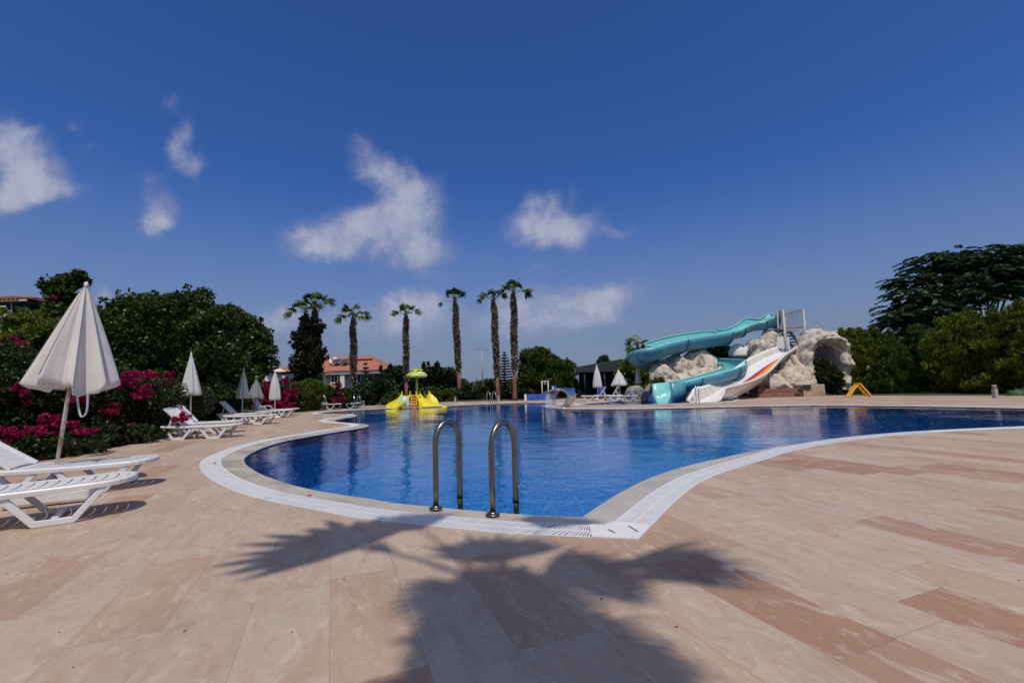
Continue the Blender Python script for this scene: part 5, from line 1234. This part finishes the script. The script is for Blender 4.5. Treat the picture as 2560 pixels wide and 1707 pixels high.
# flat-topped feathery tree on the right
def layered_tree():
    y = 38.0; rng = np.random.default_rng(77); b = D(2475, 985, y) * (1, 1, 0); t = thing('flat_topped_tree', 'large dark flat-topped tree with feathery layered foliage at the right', 'tree', b)
    pads = [(2335, 655, 62, 22), (2400, 640, 70, 24), (2470, 645, 70, 26), (2530, 650, 60, 26), (2600, 660, 70, 30), (2320, 690, 60, 22), (2390, 680, 70, 28), (2460, 685, 70, 28), (2540, 690, 70, 28), (2270, 705, 35, 16),
            (2285, 735, 50, 20), (2350, 730, 65, 26), (2430, 725, 65, 24), (2510, 730, 60, 20), (2260, 765, 42, 15), (2320, 770, 55, 18), (2390, 765, 45, 16), (2235, 802, 30, 11), (2285, 795, 45, 14), (2340, 800, 40, 13), (2300, 825, 35, 10), (2250, 785, 30, 10), (2370, 790, 30, 10), (2620, 700, 60, 40)]
    px = y / FPX; Ps = []; As = []; cs = []
    for i, (u, v, ru, rv) in enumerate(pads):
        c = D(u, v, y + rng.uniform(-2.5, 2.5)); cs.append(c)
        for j in range(int(18 + ru * .72)):      # feathery fronds: rows of leaflets along a drooping rib
            d = rdir(rng, 1)[0]; q = c + d * np.array([ru * px, ru * px * .8, rv * px * 1.15]) * rng.random() ** .4
            ax = unit(np.array([q[0] - c[0], q[1] - c[1], 0]) + rng.normal(size=3) * .4 * np.array([1, 1, .2])); L = .95 + .4 * rng.random(); m = 34; s = np.repeat(np.linspace(0, 1, m // 2), 2); sd = np.cross(ax, (0, 0, 1)); sd = unit(sd); sg = np.tile([1, -1], m // 2)
            rib = q + ax * (s * L)[:, None]; rib[:, 2] += .12 * s - .42 * s ** 2
            a = sd * sg[:, None] + ax * .5 + np.array([0, 0, -.18]) + rng.normal(size=(m, 3)) * .12; a /= np.linalg.norm(a, axis=1, keepdims=True)
            Ps.append(rib + a * .13); As.append(a)
    P = np.concatenate(Ps); A = np.concatenate(As); V, F = leaf_quads(P, A, .36, .15, rng)
    link_mesh('crown', np_mesh('crown', V - np.array(t.location), F), M['layered'], t)
    k0 = D(2470, 850, y); mb = MB(); mb.tube([b, b + (k0 - b) * .5 + (.1, 0, 0), k0], [.28, .24, .20], 8)
    for e in ((2445, 770), (2470, 760), (2500, 765), (2380, 740), (2540, 700), (2330, 770), (2290, 800)):
        tp = D(e[0], e[1] - 25, y); m = k0 + (tp - k0) * .5 + np.array([0, 0, -.2]); mb.tube(cat([k0 - (0, 0, .3), m, tp], 4), list(np.linspace(.13, .05, 9)), 6)
    for c in cs:
        src = min([D(e[0], e[1] - 25, y) for e in ((2445, 770), (2470, 760), (2500, 765), (2380, 740), (2540, 700), (2330, 770), (2290, 800))], key=lambda p: np.linalg.norm(p - c)); mb.tube([src, (src + c) / 2 + np.array([0, 0, -.12]), c], [.05, .035, .02], 5)
    mb.build('trunk', M['bark'], t, rel=True)
layered_tree()

# ---- palms
def fan_leaf(mb, hub, az, el, pet, blade, rs, nseg=22, spread=2.7, droop=.55, wid=1.0, hang=.6):
    d = np.array([cos(az) * cos(el), sin(az) * cos(el), sin(el)]); s = unit(np.cross(d, (0, 0, 1))); up = np.cross(s, d)
    P = [hub, hub + d * pet * .5 + np.array([0, 0, .03 * pet]), hub + d * pet - np.array([0, 0, .10 * pet])]
    mb.tube(P, [.022, .016, .010], 4); h = P[-1]; d = unit(P[2] - P[1] * .6 - P[0] * .4); s = unit(np.cross(d, (0, 0, 1))); up = np.cross(s, d)
    V = []; F = []
    for k in range(nseg):
        th = spread * (k / (nseg - 1) - .5); L = blade * (.72 + .28 * cos(th)) * rs.uniform(.88, 1.08); dr = d * cos(th) + s * sin(th); dr = unit(dr + up * .10 * (1 if k % 2 else -1)); sd = unit(np.cross(dr, up)); w = blade * spread / nseg * .74 * wid
        dz = droop * rs.uniform(.75, 1.25) * (1 + hang * abs(sin(th))); b = len(V)
        for tt, ww in ((.02, .2), (.40, 1.0), (.70, .85), (1.0, .05)):
            p = h + dr * L * tt * (1 - .22 * min(dz, 1.4) * tt ** 2) - np.array([0, 0, dz * L * .62 * max(0, tt - .12) ** 1.5]); V += [p - sd * w * ww * .5, p + sd * w * ww * .5]
        for j in range(3): F.append((b + 2*j, b + 2*j + 1, b + 2*j + 3, b + 2*j + 2))
    mb.add(V, F)
def palm(label, base, hub, r, cut=None, leaves=None, seed=0, blade=.85, pet=.75, nboot=1500, bootlen=.26, wid=1.3, skirt=0):
    base = np.asarray(base, float); hub = np.asarray(hub, float); rs = random.Random(seed); rng = np.random.default_rng(seed)
    t = thing('fan_palm', label, 'palm tree', (base[0], base[1], 0), 0, 'tall fan palms'); ax = hub - base; H = ax[2]
    zc = cut if cut is not None else 0.0; f0 = zc / H
    mb = MB(); m = 26; P = [base + ax * (f0 + (1 - f0) * k / m) + np.array([.05 * sin(k * .5 + seed), .04 * cos(k * .4), 0]) * (k / m) for k in range(m + 1)]
    rad = [r * (.86 + .10 * sin(k * 1.3 + seed) * .4 + .22 * sin(pi * min(1, k / m * 1.05)) ** 2 * .7) * (1 if k < m - 1 else .6) for k in range(m + 1)]; rad[0] *= .8
    mb.tube(P, [x * .84 for x in rad], 14); tk = mb.build('trunk', M['core'], t, rel=True)
    # old leaf bases
    u = rng.random(nboot) ** .95; idx = np.clip((u * m).astype(int), 0, m - 1); fr = u * m - idx; Pa = np.array(P); Ra = np.array(rad)
    c = Pa[idx] * (1 - fr)[:, None] + Pa[idx + 1] * fr[:, None]; rr = (Ra[idx] * (1 - fr) + Ra[idx + 1] * fr)
    an = rng.random(nboot) * 2 * pi; od = np.stack([np.cos(an), np.sin(an), np.zeros(nboot)], 1); tip = rng.random(nboot)
    A = od * (.45 + .5 * tip[:, None]) + np.array([0, 0, 1.0]) * np.where(rng.random(nboot) < .85, 1, -.6)[:, None] + rng.normal(size=(nboot, 3)) * .22; A /= np.linalg.norm(A, axis=1, keepdims=True)
    V, F = leaf_quads(c + od * (rr * .96)[:, None], A, bootlen * (.6 + .8 * rng.random(nboot)) * (1 + .5 * (rng.random(nboot) < .08)), bootlen * .34, rng)
    link_mesh('leaf_bases', np_mesh('leaf_bases', V - np.array(t.location), F), M['boots'], t)
    if cut:
        mb = MB(); q = base + ax * f0; mb.tube([base + (0, 0, -.05), base + (0, 0, .25), base + (q - base) * .5, q + (0, 0, .05)], [r * 1.05, r * .80, r * .62, r * .60], 14); mb.build('bare_trunk', M['redbark'], t, rel=True)
    mb = MB()
    if leaves is None:
        leaves = [(rs.uniform(0, 2 * pi), rs.uniform(-.15, .6)) for _ in range(9)] + [(rs.uniform(0, 6.28), rs.uniform(.8, 1.3)) for _ in range(5)]
    for lf in leaves:
        az, el = lf[0], lf[1]; k = lf[2] if len(lf) > 2 else 1.0
        if len(lf) == 5:
            fan_leaf(mb, hub + np.array([0, 0, .05]), az, el, lf[2], lf[3], rs, spread=lf[4], droop=.30, wid=wid, hang=0); continue
        el += .10
        fan_leaf(mb, hub + np.array([0, 0, .05]), az, el, pet * k, blade * (lf[3] if len(lf) > 3 else k), rs, droop=(.62 + (.35 if el < .3 else 0)) if wid < 1.5 else .45, wid=wid, hang=.6 if wid < 1.5 else 0)
    for k in range(skirt):      # dead fronds hanging against the trunk
        fan_leaf(mb, hub - np.array([0, 0, .25 + .20 * k]), rs.uniform(0, 6.28), -.75, .50, .66, rs, spread=1.6, droop=.6, wid=1.3, hang=0)
    for k in range(3): mb.tube([hub, hub + np.array([rs.uniform(-.12, .12), rs.uniform(-.1, .1), blade * rs.uniform(.7, 1.15)])], [.03, .006], 4)
    mb.build('crown', M['palm'], t, rel=True)
    return t
def palm_px(label, ub, yb, uh, vh, rpx, vcut, seed, leaves=None, k=1.0):
    base = D(ub, 1000, yb) * (1, 1, 0); hub = D(uh, vh, yb); px = yb / FPX
    return palm(label, base, hub, rpx * .80 * px, D(ub, vcut, yb)[2] if vcut else None, leaves + [(seed * 1.1 + j * 1.7, .75 + .3 * (j % 2), .8) for j in range(3)], seed, .84 * k, .95 * k, 1700, .30)
E_, N_, W_, S_ = 0, pi / 2, pi, -pi / 2
palm_px('fan palm with red-brown cleaned foot behind the far left ladder', 884, 36, 883, 797, 8.6, 951, 1, [(2.9, .35), (3.3, .1), (2.5, .9), (2.0, .5), (1.2, 1.2), (-.1, .45), (.25, .2), (-.5, .1, .9), (4.4, .6), (5.0, .3, .9), (3.9, 1.0)])
palm_px('fan palm standing behind the mushroom roof of the yellow slide', 1016, 41, 1014.5, 789, 8.4, 956, 2, [(3.0, .45), (3.4, .2, .9), (2.4, 1.1), (1.4, 1.2, .9), (.15, .5), (-.1, .25, 1.05), (.7, .9), (4.6, .7, .8), (5.2, .2, .8)])
palm_px('leaning fan palm with one low frond left of the lamp post', 1150, 42, 1137, 754, 9.3, 931, 3, [(3.1, -.05, 1.25, .75), (2.0, 1.1), (2.7, 1.2), (1.2, 1.25), (.4, 1.0), (.1, .75), (4.2, .8), (5.2, .85), (4.8, 1.1), (5.8, .7), (3.6, .95)])
palm_px('fan palm with drooping fronds right of the lamp post', 1245.5, 39, 1234, 752, 9.3, 943, 4, [(3.1, .45), (2.9, .7), (3.4, .15, 1.05), (2.0, 1.1), (.5, .8), (.15, .6), (-.2, .35, .95), (4.6, .7, .8), (1.2, .9)])
palm_px('tallest fan palm at the right end of the palm row', 1287, 38, 1284, 735, 9.6, 929, 5, [(2.8, .75), (2.5, 1.0), (3.3, .35, .9), (1.6, 1.35), (1.0, 1.1), (4.5, .9), (5.1, .5), (.05, .30, 1.15), (.2, .1, 1.1), (-.4, .2, .95), (4.0, .5, .9), (1.9, .8)])
palm_px('ivy-smothered fan palm, taller of the pair', 800, 33.6, 788, 768, 10, None, 6, [(.1, .5, 1.1), (-.2, .25, 1.1), (.6, .9), (1.4, 1.2), (2.2, 1.1), (2.9, .9), (4.6, .7), (5.4, .6), (3.5, .4)])
pi_ = palm_px('ivy-smothered fan palm, shorter of the pair', 768, 32.6, 765, 785, 10, None, 7, [(3.1, .4, 1.05), (2.8, .7), (3.5, .1), (2.1, 1.1), (.9, 1.0), (4.5, .5), (.2, .6), (5.3, .3, .9)])
tree('ivy', 'dark ivy column smothering the pair of palms', 'climber', 766, 32.4, [(768, 812, 22, 26), (790, 815, 18, 26), (765, 860, 36, 40), (778, 900, 42, 45), (762, 940, 46, 45), (768, 985, 48, 36)], 34000, .19, 'ivy', 130, 18, .42, .08, None, depth=.9)
# thin palm behind the turquoise bend
palm('ragged small palm peeking over the bend of the turquoise slide', D(1598, 985, 44) * (1, 1, 0), D(1594, 862, 44), .22, None, [(2.8, .3), (3.3, -.1), (3.6, -.4), (.2, .5), (1.5, 1.0), (.4, .1), (4.5, .2), (2.2, .8), (3.1, .6)], 9, 1.0, .7, 500, .3)
# the palm behind the viewer whose shadow falls across the foreground paving
SUN_AZ, SUN_EL = radians(169), radians(62)      # clockwise from straight ahead
sunv = np.array([sin(SUN_AZ) * cos(SUN_EL), cos(SUN_AZ) * cos(SUN_EL), sin(SUN_EL)])
def up_sun(x, y, z): return np.array([x, y, 0]) + sunv * (z / sunv[2])
hx, hy = -.19, 2.78
hub = up_sun(hx, hy, 9.2)
fl = []
for dx, dy, pt, bl, sp in ((-1.55, 1.25, 1.25, 1.12, 2.5), (-.9, 1.7, 1.30, .80, 1.5), (0.0, .8, .32, .80, 1.9), (.62, 1.7, 1.15, .75, 1.5), (1.75, .58, .78, 1.05, .75), (1.7, .24, .78, .85, .55), (1.0, .2, .35, .7, 1.5), (.75, .30, .35, .75, 1.6), (-.5, -.2, .1, .5, 1.8), (.6, -.4, .15, .6, 1.8), (.1, -.8, .25, .6, 1.8), (-1.2, 1.1, .9, .5, .5)):
    fl.append((atan2(dy, dx), -.06, pt, bl, sp))
palm('fan palm behind the viewer casting the crown-shaped shadow on the near paving', hub * (1, 1, 0) + np.array([.02, -.05, 0]), hub, .40, None, fl, 21, 1.0, .95, 3600, .40, 1.75, 20)

# fallen petals and litter on the paving
rs = random.Random(4)
for i, (u, v) in enumerate(((536, 1159), (773, 1241))):
    p = G(u, v, .01); t = thing('fallen_petal', ['fallen magenta petal on the grating at the left tip of the pool', 'fallen magenta petal on the rim left of the pool ladder'][i], 'petal', p)
    mb = MB(); mb.loft([[(.028 * s * cos(a), .022 * s * sin(a), .010 + .012 * (1 - s) + .006 * sin(a * 2)) for a in [2 * pi * k / 9 for k in range(9)]] for s in (1, .5, .05)], caps=False); mb.build('petal', M['petal_fallen'], t)
P = []; 
for k in range(60):
    x, y = rs.uniform(-4, 6), rs.uniform(1.7, 8); P.append((x, y))
inside = lambda p, L: sum(((L[i][1] > p[1]) != (L[i - 1][1] > p[1])) and (p[0] < (L[i - 1][0] - L[i][0]) * (p[1] - L[i][1]) / (L[i - 1][1] - L[i][1]) + L[i][0]) for i in range(len(L))) % 2
mb = MB()
for p in P:
    if inside(p, O1): continue
    a = rs.uniform(0, 6.28); l = rs.choice((.004, .005, .008, .018)); mb.box((p[0], p[1], .003), (l, .004, .003), rz=a)
tag(mb.build('dry_litter', M['litter']), 'tiny dry leaf crumbs scattered on the paving', 'litter', kind='stuff')
# ================================================================== SKY, SUN, CAMERA
w = bpy.data.worlds.new('World'); bpy.context.scene.world = w; w.use_nodes = True; nt = w.node_tree; nt.nodes.clear()
def N(ty, **kw):
    x = nt.nodes.new(ty)
    for k, v in kw.items(): setattr(x, k, v)
    return x
def lk(a, b): nt.links.new(a, b)
out = N('ShaderNodeOutputWorld'); bg = N('ShaderNodeBackground'); lk(bg.outputs[0], out.inputs[0]); bg.inputs[1].default_value = .075
sky = N('ShaderNodeTexSky', sky_type='NISHITA'); sky.sun_disc = False; sky.sun_elevation = SUN_EL; sky.sun_rotation = SUN_AZ
sky.air_density = 1.0; sky.dust_density = .6; sky.ozone_density = 3.0; sky.altitude = 0
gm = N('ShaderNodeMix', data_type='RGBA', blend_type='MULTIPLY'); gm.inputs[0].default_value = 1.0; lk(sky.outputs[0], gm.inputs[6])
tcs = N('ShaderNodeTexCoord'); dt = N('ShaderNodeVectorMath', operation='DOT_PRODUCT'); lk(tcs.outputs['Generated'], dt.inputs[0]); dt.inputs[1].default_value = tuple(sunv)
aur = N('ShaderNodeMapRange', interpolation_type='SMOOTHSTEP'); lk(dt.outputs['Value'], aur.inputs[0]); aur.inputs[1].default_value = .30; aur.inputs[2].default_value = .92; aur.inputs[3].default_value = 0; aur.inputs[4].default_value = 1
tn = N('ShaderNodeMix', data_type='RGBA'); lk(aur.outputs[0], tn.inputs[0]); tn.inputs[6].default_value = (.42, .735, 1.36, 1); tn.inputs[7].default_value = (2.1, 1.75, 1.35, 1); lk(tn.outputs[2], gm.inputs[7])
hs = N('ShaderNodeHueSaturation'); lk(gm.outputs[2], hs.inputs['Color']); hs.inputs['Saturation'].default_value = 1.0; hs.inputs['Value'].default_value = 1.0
tc = N('ShaderNodeTexCoord'); sp = N('ShaderNodeSeparateXYZ'); lk(tc.outputs['Generated'], sp.inputs[0])
def mth(op, a, b=None, clamp=False):
    x = N('ShaderNodeMath', operation=op); x.use_clamp = clamp
    for i, v in enumerate((a, b)):
        if v is None: continue
        if hasattr(v, 'links'): lk(v, x.inputs[i])
        else: x.inputs[i].default_value = v
    return x.outputs[0]
yy = mth('MAXIMUM', sp.outputs[1], .02); qx = mth('DIVIDE', sp.outputs[0], yy); qz = mth('DIVIDE', sp.outputs[2], yy)
cb = N('ShaderNodeCombineXYZ'); lk(qx, cb.inputs[0]); lk(qz, cb.inputs[1])
def cdir(u, v): d = _ray(u, v); return d[0] / d[1], d[2] / d[1]
n_ = N('ShaderNodeTexNoise'); n_.inputs['Scale'].default_value = 4.2; n_.inputs['Detail'].default_value = 9; n_.inputs['Roughness'].default_value = .62; n_.inputs['Distortion'].default_value = .35; lk(cb.outputs[0], n_.inputs['Vector'])
nf_ = N('ShaderNodeTexNoise'); nf_.inputs['Scale'].default_value = 16; nf_.inputs['Detail'].default_value = 8; nf_.inputs['Roughness'].default_value = .65; lk(cb.outputs[0], nf_.inputs['Vector'])
# warp the lookup so cloud edges billow
wv = N('ShaderNodeVectorMath', operation='MULTIPLY_ADD'); sb = N('ShaderNodeVectorMath', operation='SUBTRACT'); lk(n_.outputs['Color'], sb.inputs[0]); sb.inputs[1].default_value = (.5, .5, .5)
lk(sb.outputs[0], wv.inputs[0]); wv.inputs[1].default_value = (.16, .16, 0); lk(cb.outputs[0], wv.inputs[2])
LOBES = [ # u, v, ru, rv, rotation deg, strength
 (918, 400, 42, 62, -28, .8), (985, 455, 58, 62, -20, .95), (1030, 500, 70, 70, 0, 1.05), (1035, 420, 14, 38, -12, .45), (930, 560, 85, 48, 10, .95), (850, 600, 95, 44, 12, 1.0), (790, 620, 70, 34, 0, .8), (1000, 590, 90, 60, 0, 1.0), (1050, 640, 85, 42, 0, .95), (1015, 680, 50, 22, 0, .5),
 (1360, 500, 42, 30, 0, .85), (1350, 560, 72, 44, 0, 1.05), (1420, 565, 66, 42, -10, 1.05), (1410, 610, 52, 30, 0, .85), (1520, 577, 48, 18, 8, .6), (1425, 480, 12, 26, 10, .4),
 (10, 340, 55, 75, -30, 1.0), (50, 410, 85, 75, -30, 1.1), (95, 460, 90, 50, -12, 1.0), (0, 470, 90, 45, 0, 1.0), (180, 476, 60, 22, 0, .45), (85, 322, 36, 18, -30, .4),
 (448, 350, 26, 56, 16, .85), (480, 400, 28, 36, 20, .75), (418, 272, 22, 26, -40, .5), (395, 520, 52, 42, -25, .9), (370, 450, 40, 40, -30, .5), (415, 545, 34, 26, 0, .7),
 (195, 322, 16, 24, -30, .42), (228, 375, 14, 18, 30, .32), (1512, 748, 95, 38, -4, 1.0), (1470, 770, 70, 30, 0, .7), (1340, 762, 95, 45, 0, .72), (1090, 708, 50, 16, 4, .45), (1215, 640, 26, 18, 0, .34), (1345, 676, 44, 18, 0, .38),
 (254, 730, 40, 24, 0, .9), (1060, 770, 70, 32, 0, .95), (710, 780, 60, 28, 0, .75), (690, 820, 90, 32, 0, .7), (1000, 800, 120, 44, 0, .7), (1330, 815, 125, 40, 0, .66), (1240, 775, 70, 36, 0, .55), (840, 790, 110, 34, 0, .42), (1150, 830, 150, 40, 0, .4), (320, 625, 60, 12, 0, .25), (1900, 330, 10, 8, 0, .1)]
acc = None
for u, v, ru, rv, rot, st in LOBES:
    cx, cz = cdir(u, v); mp = N('ShaderNodeMapping', vector_type='TEXTURE'); mp.inputs['Location'].default_value = (cx, cz, 0); mp.inputs['Rotation'].default_value = (0, 0, radians(-rot)); mp.inputs['Scale'].default_value = (1.92 * ru / FPX, 1.92 * rv / FPX, 1)
    lk(wv.outputs[0], mp.inputs['Vector']); ln = N('ShaderNodeVectorMath', operation='LENGTH'); lk(mp.outputs[0], ln.inputs[0])
    mr = N('ShaderNodeMapRange', interpolation_type='SMOOTHSTEP'); lk(ln.outputs['Value'], mr.inputs[0]); mr.inputs[1].default_value = 0; mr.inputs[2].default_value = 1; mr.inputs[3].default_value = st; mr.inputs[4].default_value = 0
    acc = mr.outputs[0] if acc is None else mth('ADD', acc, mth('MULTIPLY', mr.outputs[0], mth('SUBTRACT', 1.0, mth('MULTIPLY', acc, .55))))
nn = mth('ADD', mth('MULTIPLY', mth('SUBTRACT', n_.outputs[0], .5), 1.5), mth('MULTIPLY', mth('SUBTRACT', nf_.outputs[0], .5), 1.25))
dens = mth('ADD', acc, mth('MULTIPLY', nn, mth('MULTIPLY', acc, 1.1, True)))
al = N('ShaderNodeMapRange', interpolation_type='SMOOTHSTEP'); lk(dens, al.inputs[0]); al.inputs[1].default_value = .05; al.inputs[2].default_value = 1.30; al.inputs[3].default_value = 0; al.inputs[4].default_value = .90
fwd = mth('GREATER_THAN', sp.outputs[1], .05); alpha = mth('MULTIPLY', al.outputs[0], fwd)
# hazy band low over the horizon
hz = N('ShaderNodeMapRange', interpolation_type='SMOOTHSTEP'); lk(sp.outputs[2], hz.inputs[0]); hz.inputs[1].default_value = -.02; hz.inputs[2].default_value = .42; hz.inputs[3].default_value = .95; hz.inputs[4].default_value = 0
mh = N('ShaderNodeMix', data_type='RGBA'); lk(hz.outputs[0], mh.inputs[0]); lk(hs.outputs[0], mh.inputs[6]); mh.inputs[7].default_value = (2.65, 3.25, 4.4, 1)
cc = N('ShaderNodeMapRange'); lk(mth('ADD', dens, mth('MULTIPLY', mth('SUBTRACT', nf_.outputs[0], .5), .8)), cc.inputs[0]); cc.inputs[1].default_value = .3; cc.inputs[2].default_value = 1.5; cc.inputs[3].default_value = 0; cc.inputs[4].default_value = 1
cm = N('ShaderNodeMix', data_type='RGBA'); lk(cc.outputs[0], cm.inputs[0]); cm.inputs[6].default_value = (3.3, 3.7, 5.6, 1); cm.inputs[7].default_value = (5.9, 6.15, 7.7, 1)
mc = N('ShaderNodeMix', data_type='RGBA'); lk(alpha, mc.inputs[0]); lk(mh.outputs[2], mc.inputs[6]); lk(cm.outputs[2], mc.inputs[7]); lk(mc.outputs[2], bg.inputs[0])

sd = bpy.data.lights.new('sun', 'SUN'); sd.energy = 3.0; sd.angle = radians(.55); sd.color = (1.0, .90, .76)
so = bpy.data.objects.new('sun', sd); C.objects.link(so); so.rotation_euler = Vector(sunv).to_track_quat('Z', 'Y').to_euler()

cd = bpy.data.cameras.new('camera'); cd.lens = 16; cd.sensor_width = 36; cd.clip_start = .05; cd.clip_end = 6000
co = bpy.data.objects.new('camera', cd); C.objects.link(co); m4 = Matrix([list(map(float, r)) + [0] for r in CM] + [[0, 0, 0, 1]]); m4.translation = (0, 0, EYE); co.matrix_world = m4
sc = bpy.context.scene; sc.camera = co; sc.render.engine = 'CYCLES'
sc.view_settings.view_transform = 'Standard'; sc.view_settings.look = 'None'; sc.view_settings.exposure = 0; sc.view_settings.gamma = 1
sc.cycles.max_bounces = 8; sc.cycles.transparent_max_bounces = 12; sc.cycles.caustics_reflective = False; sc.cycles.caustics_refractive = False
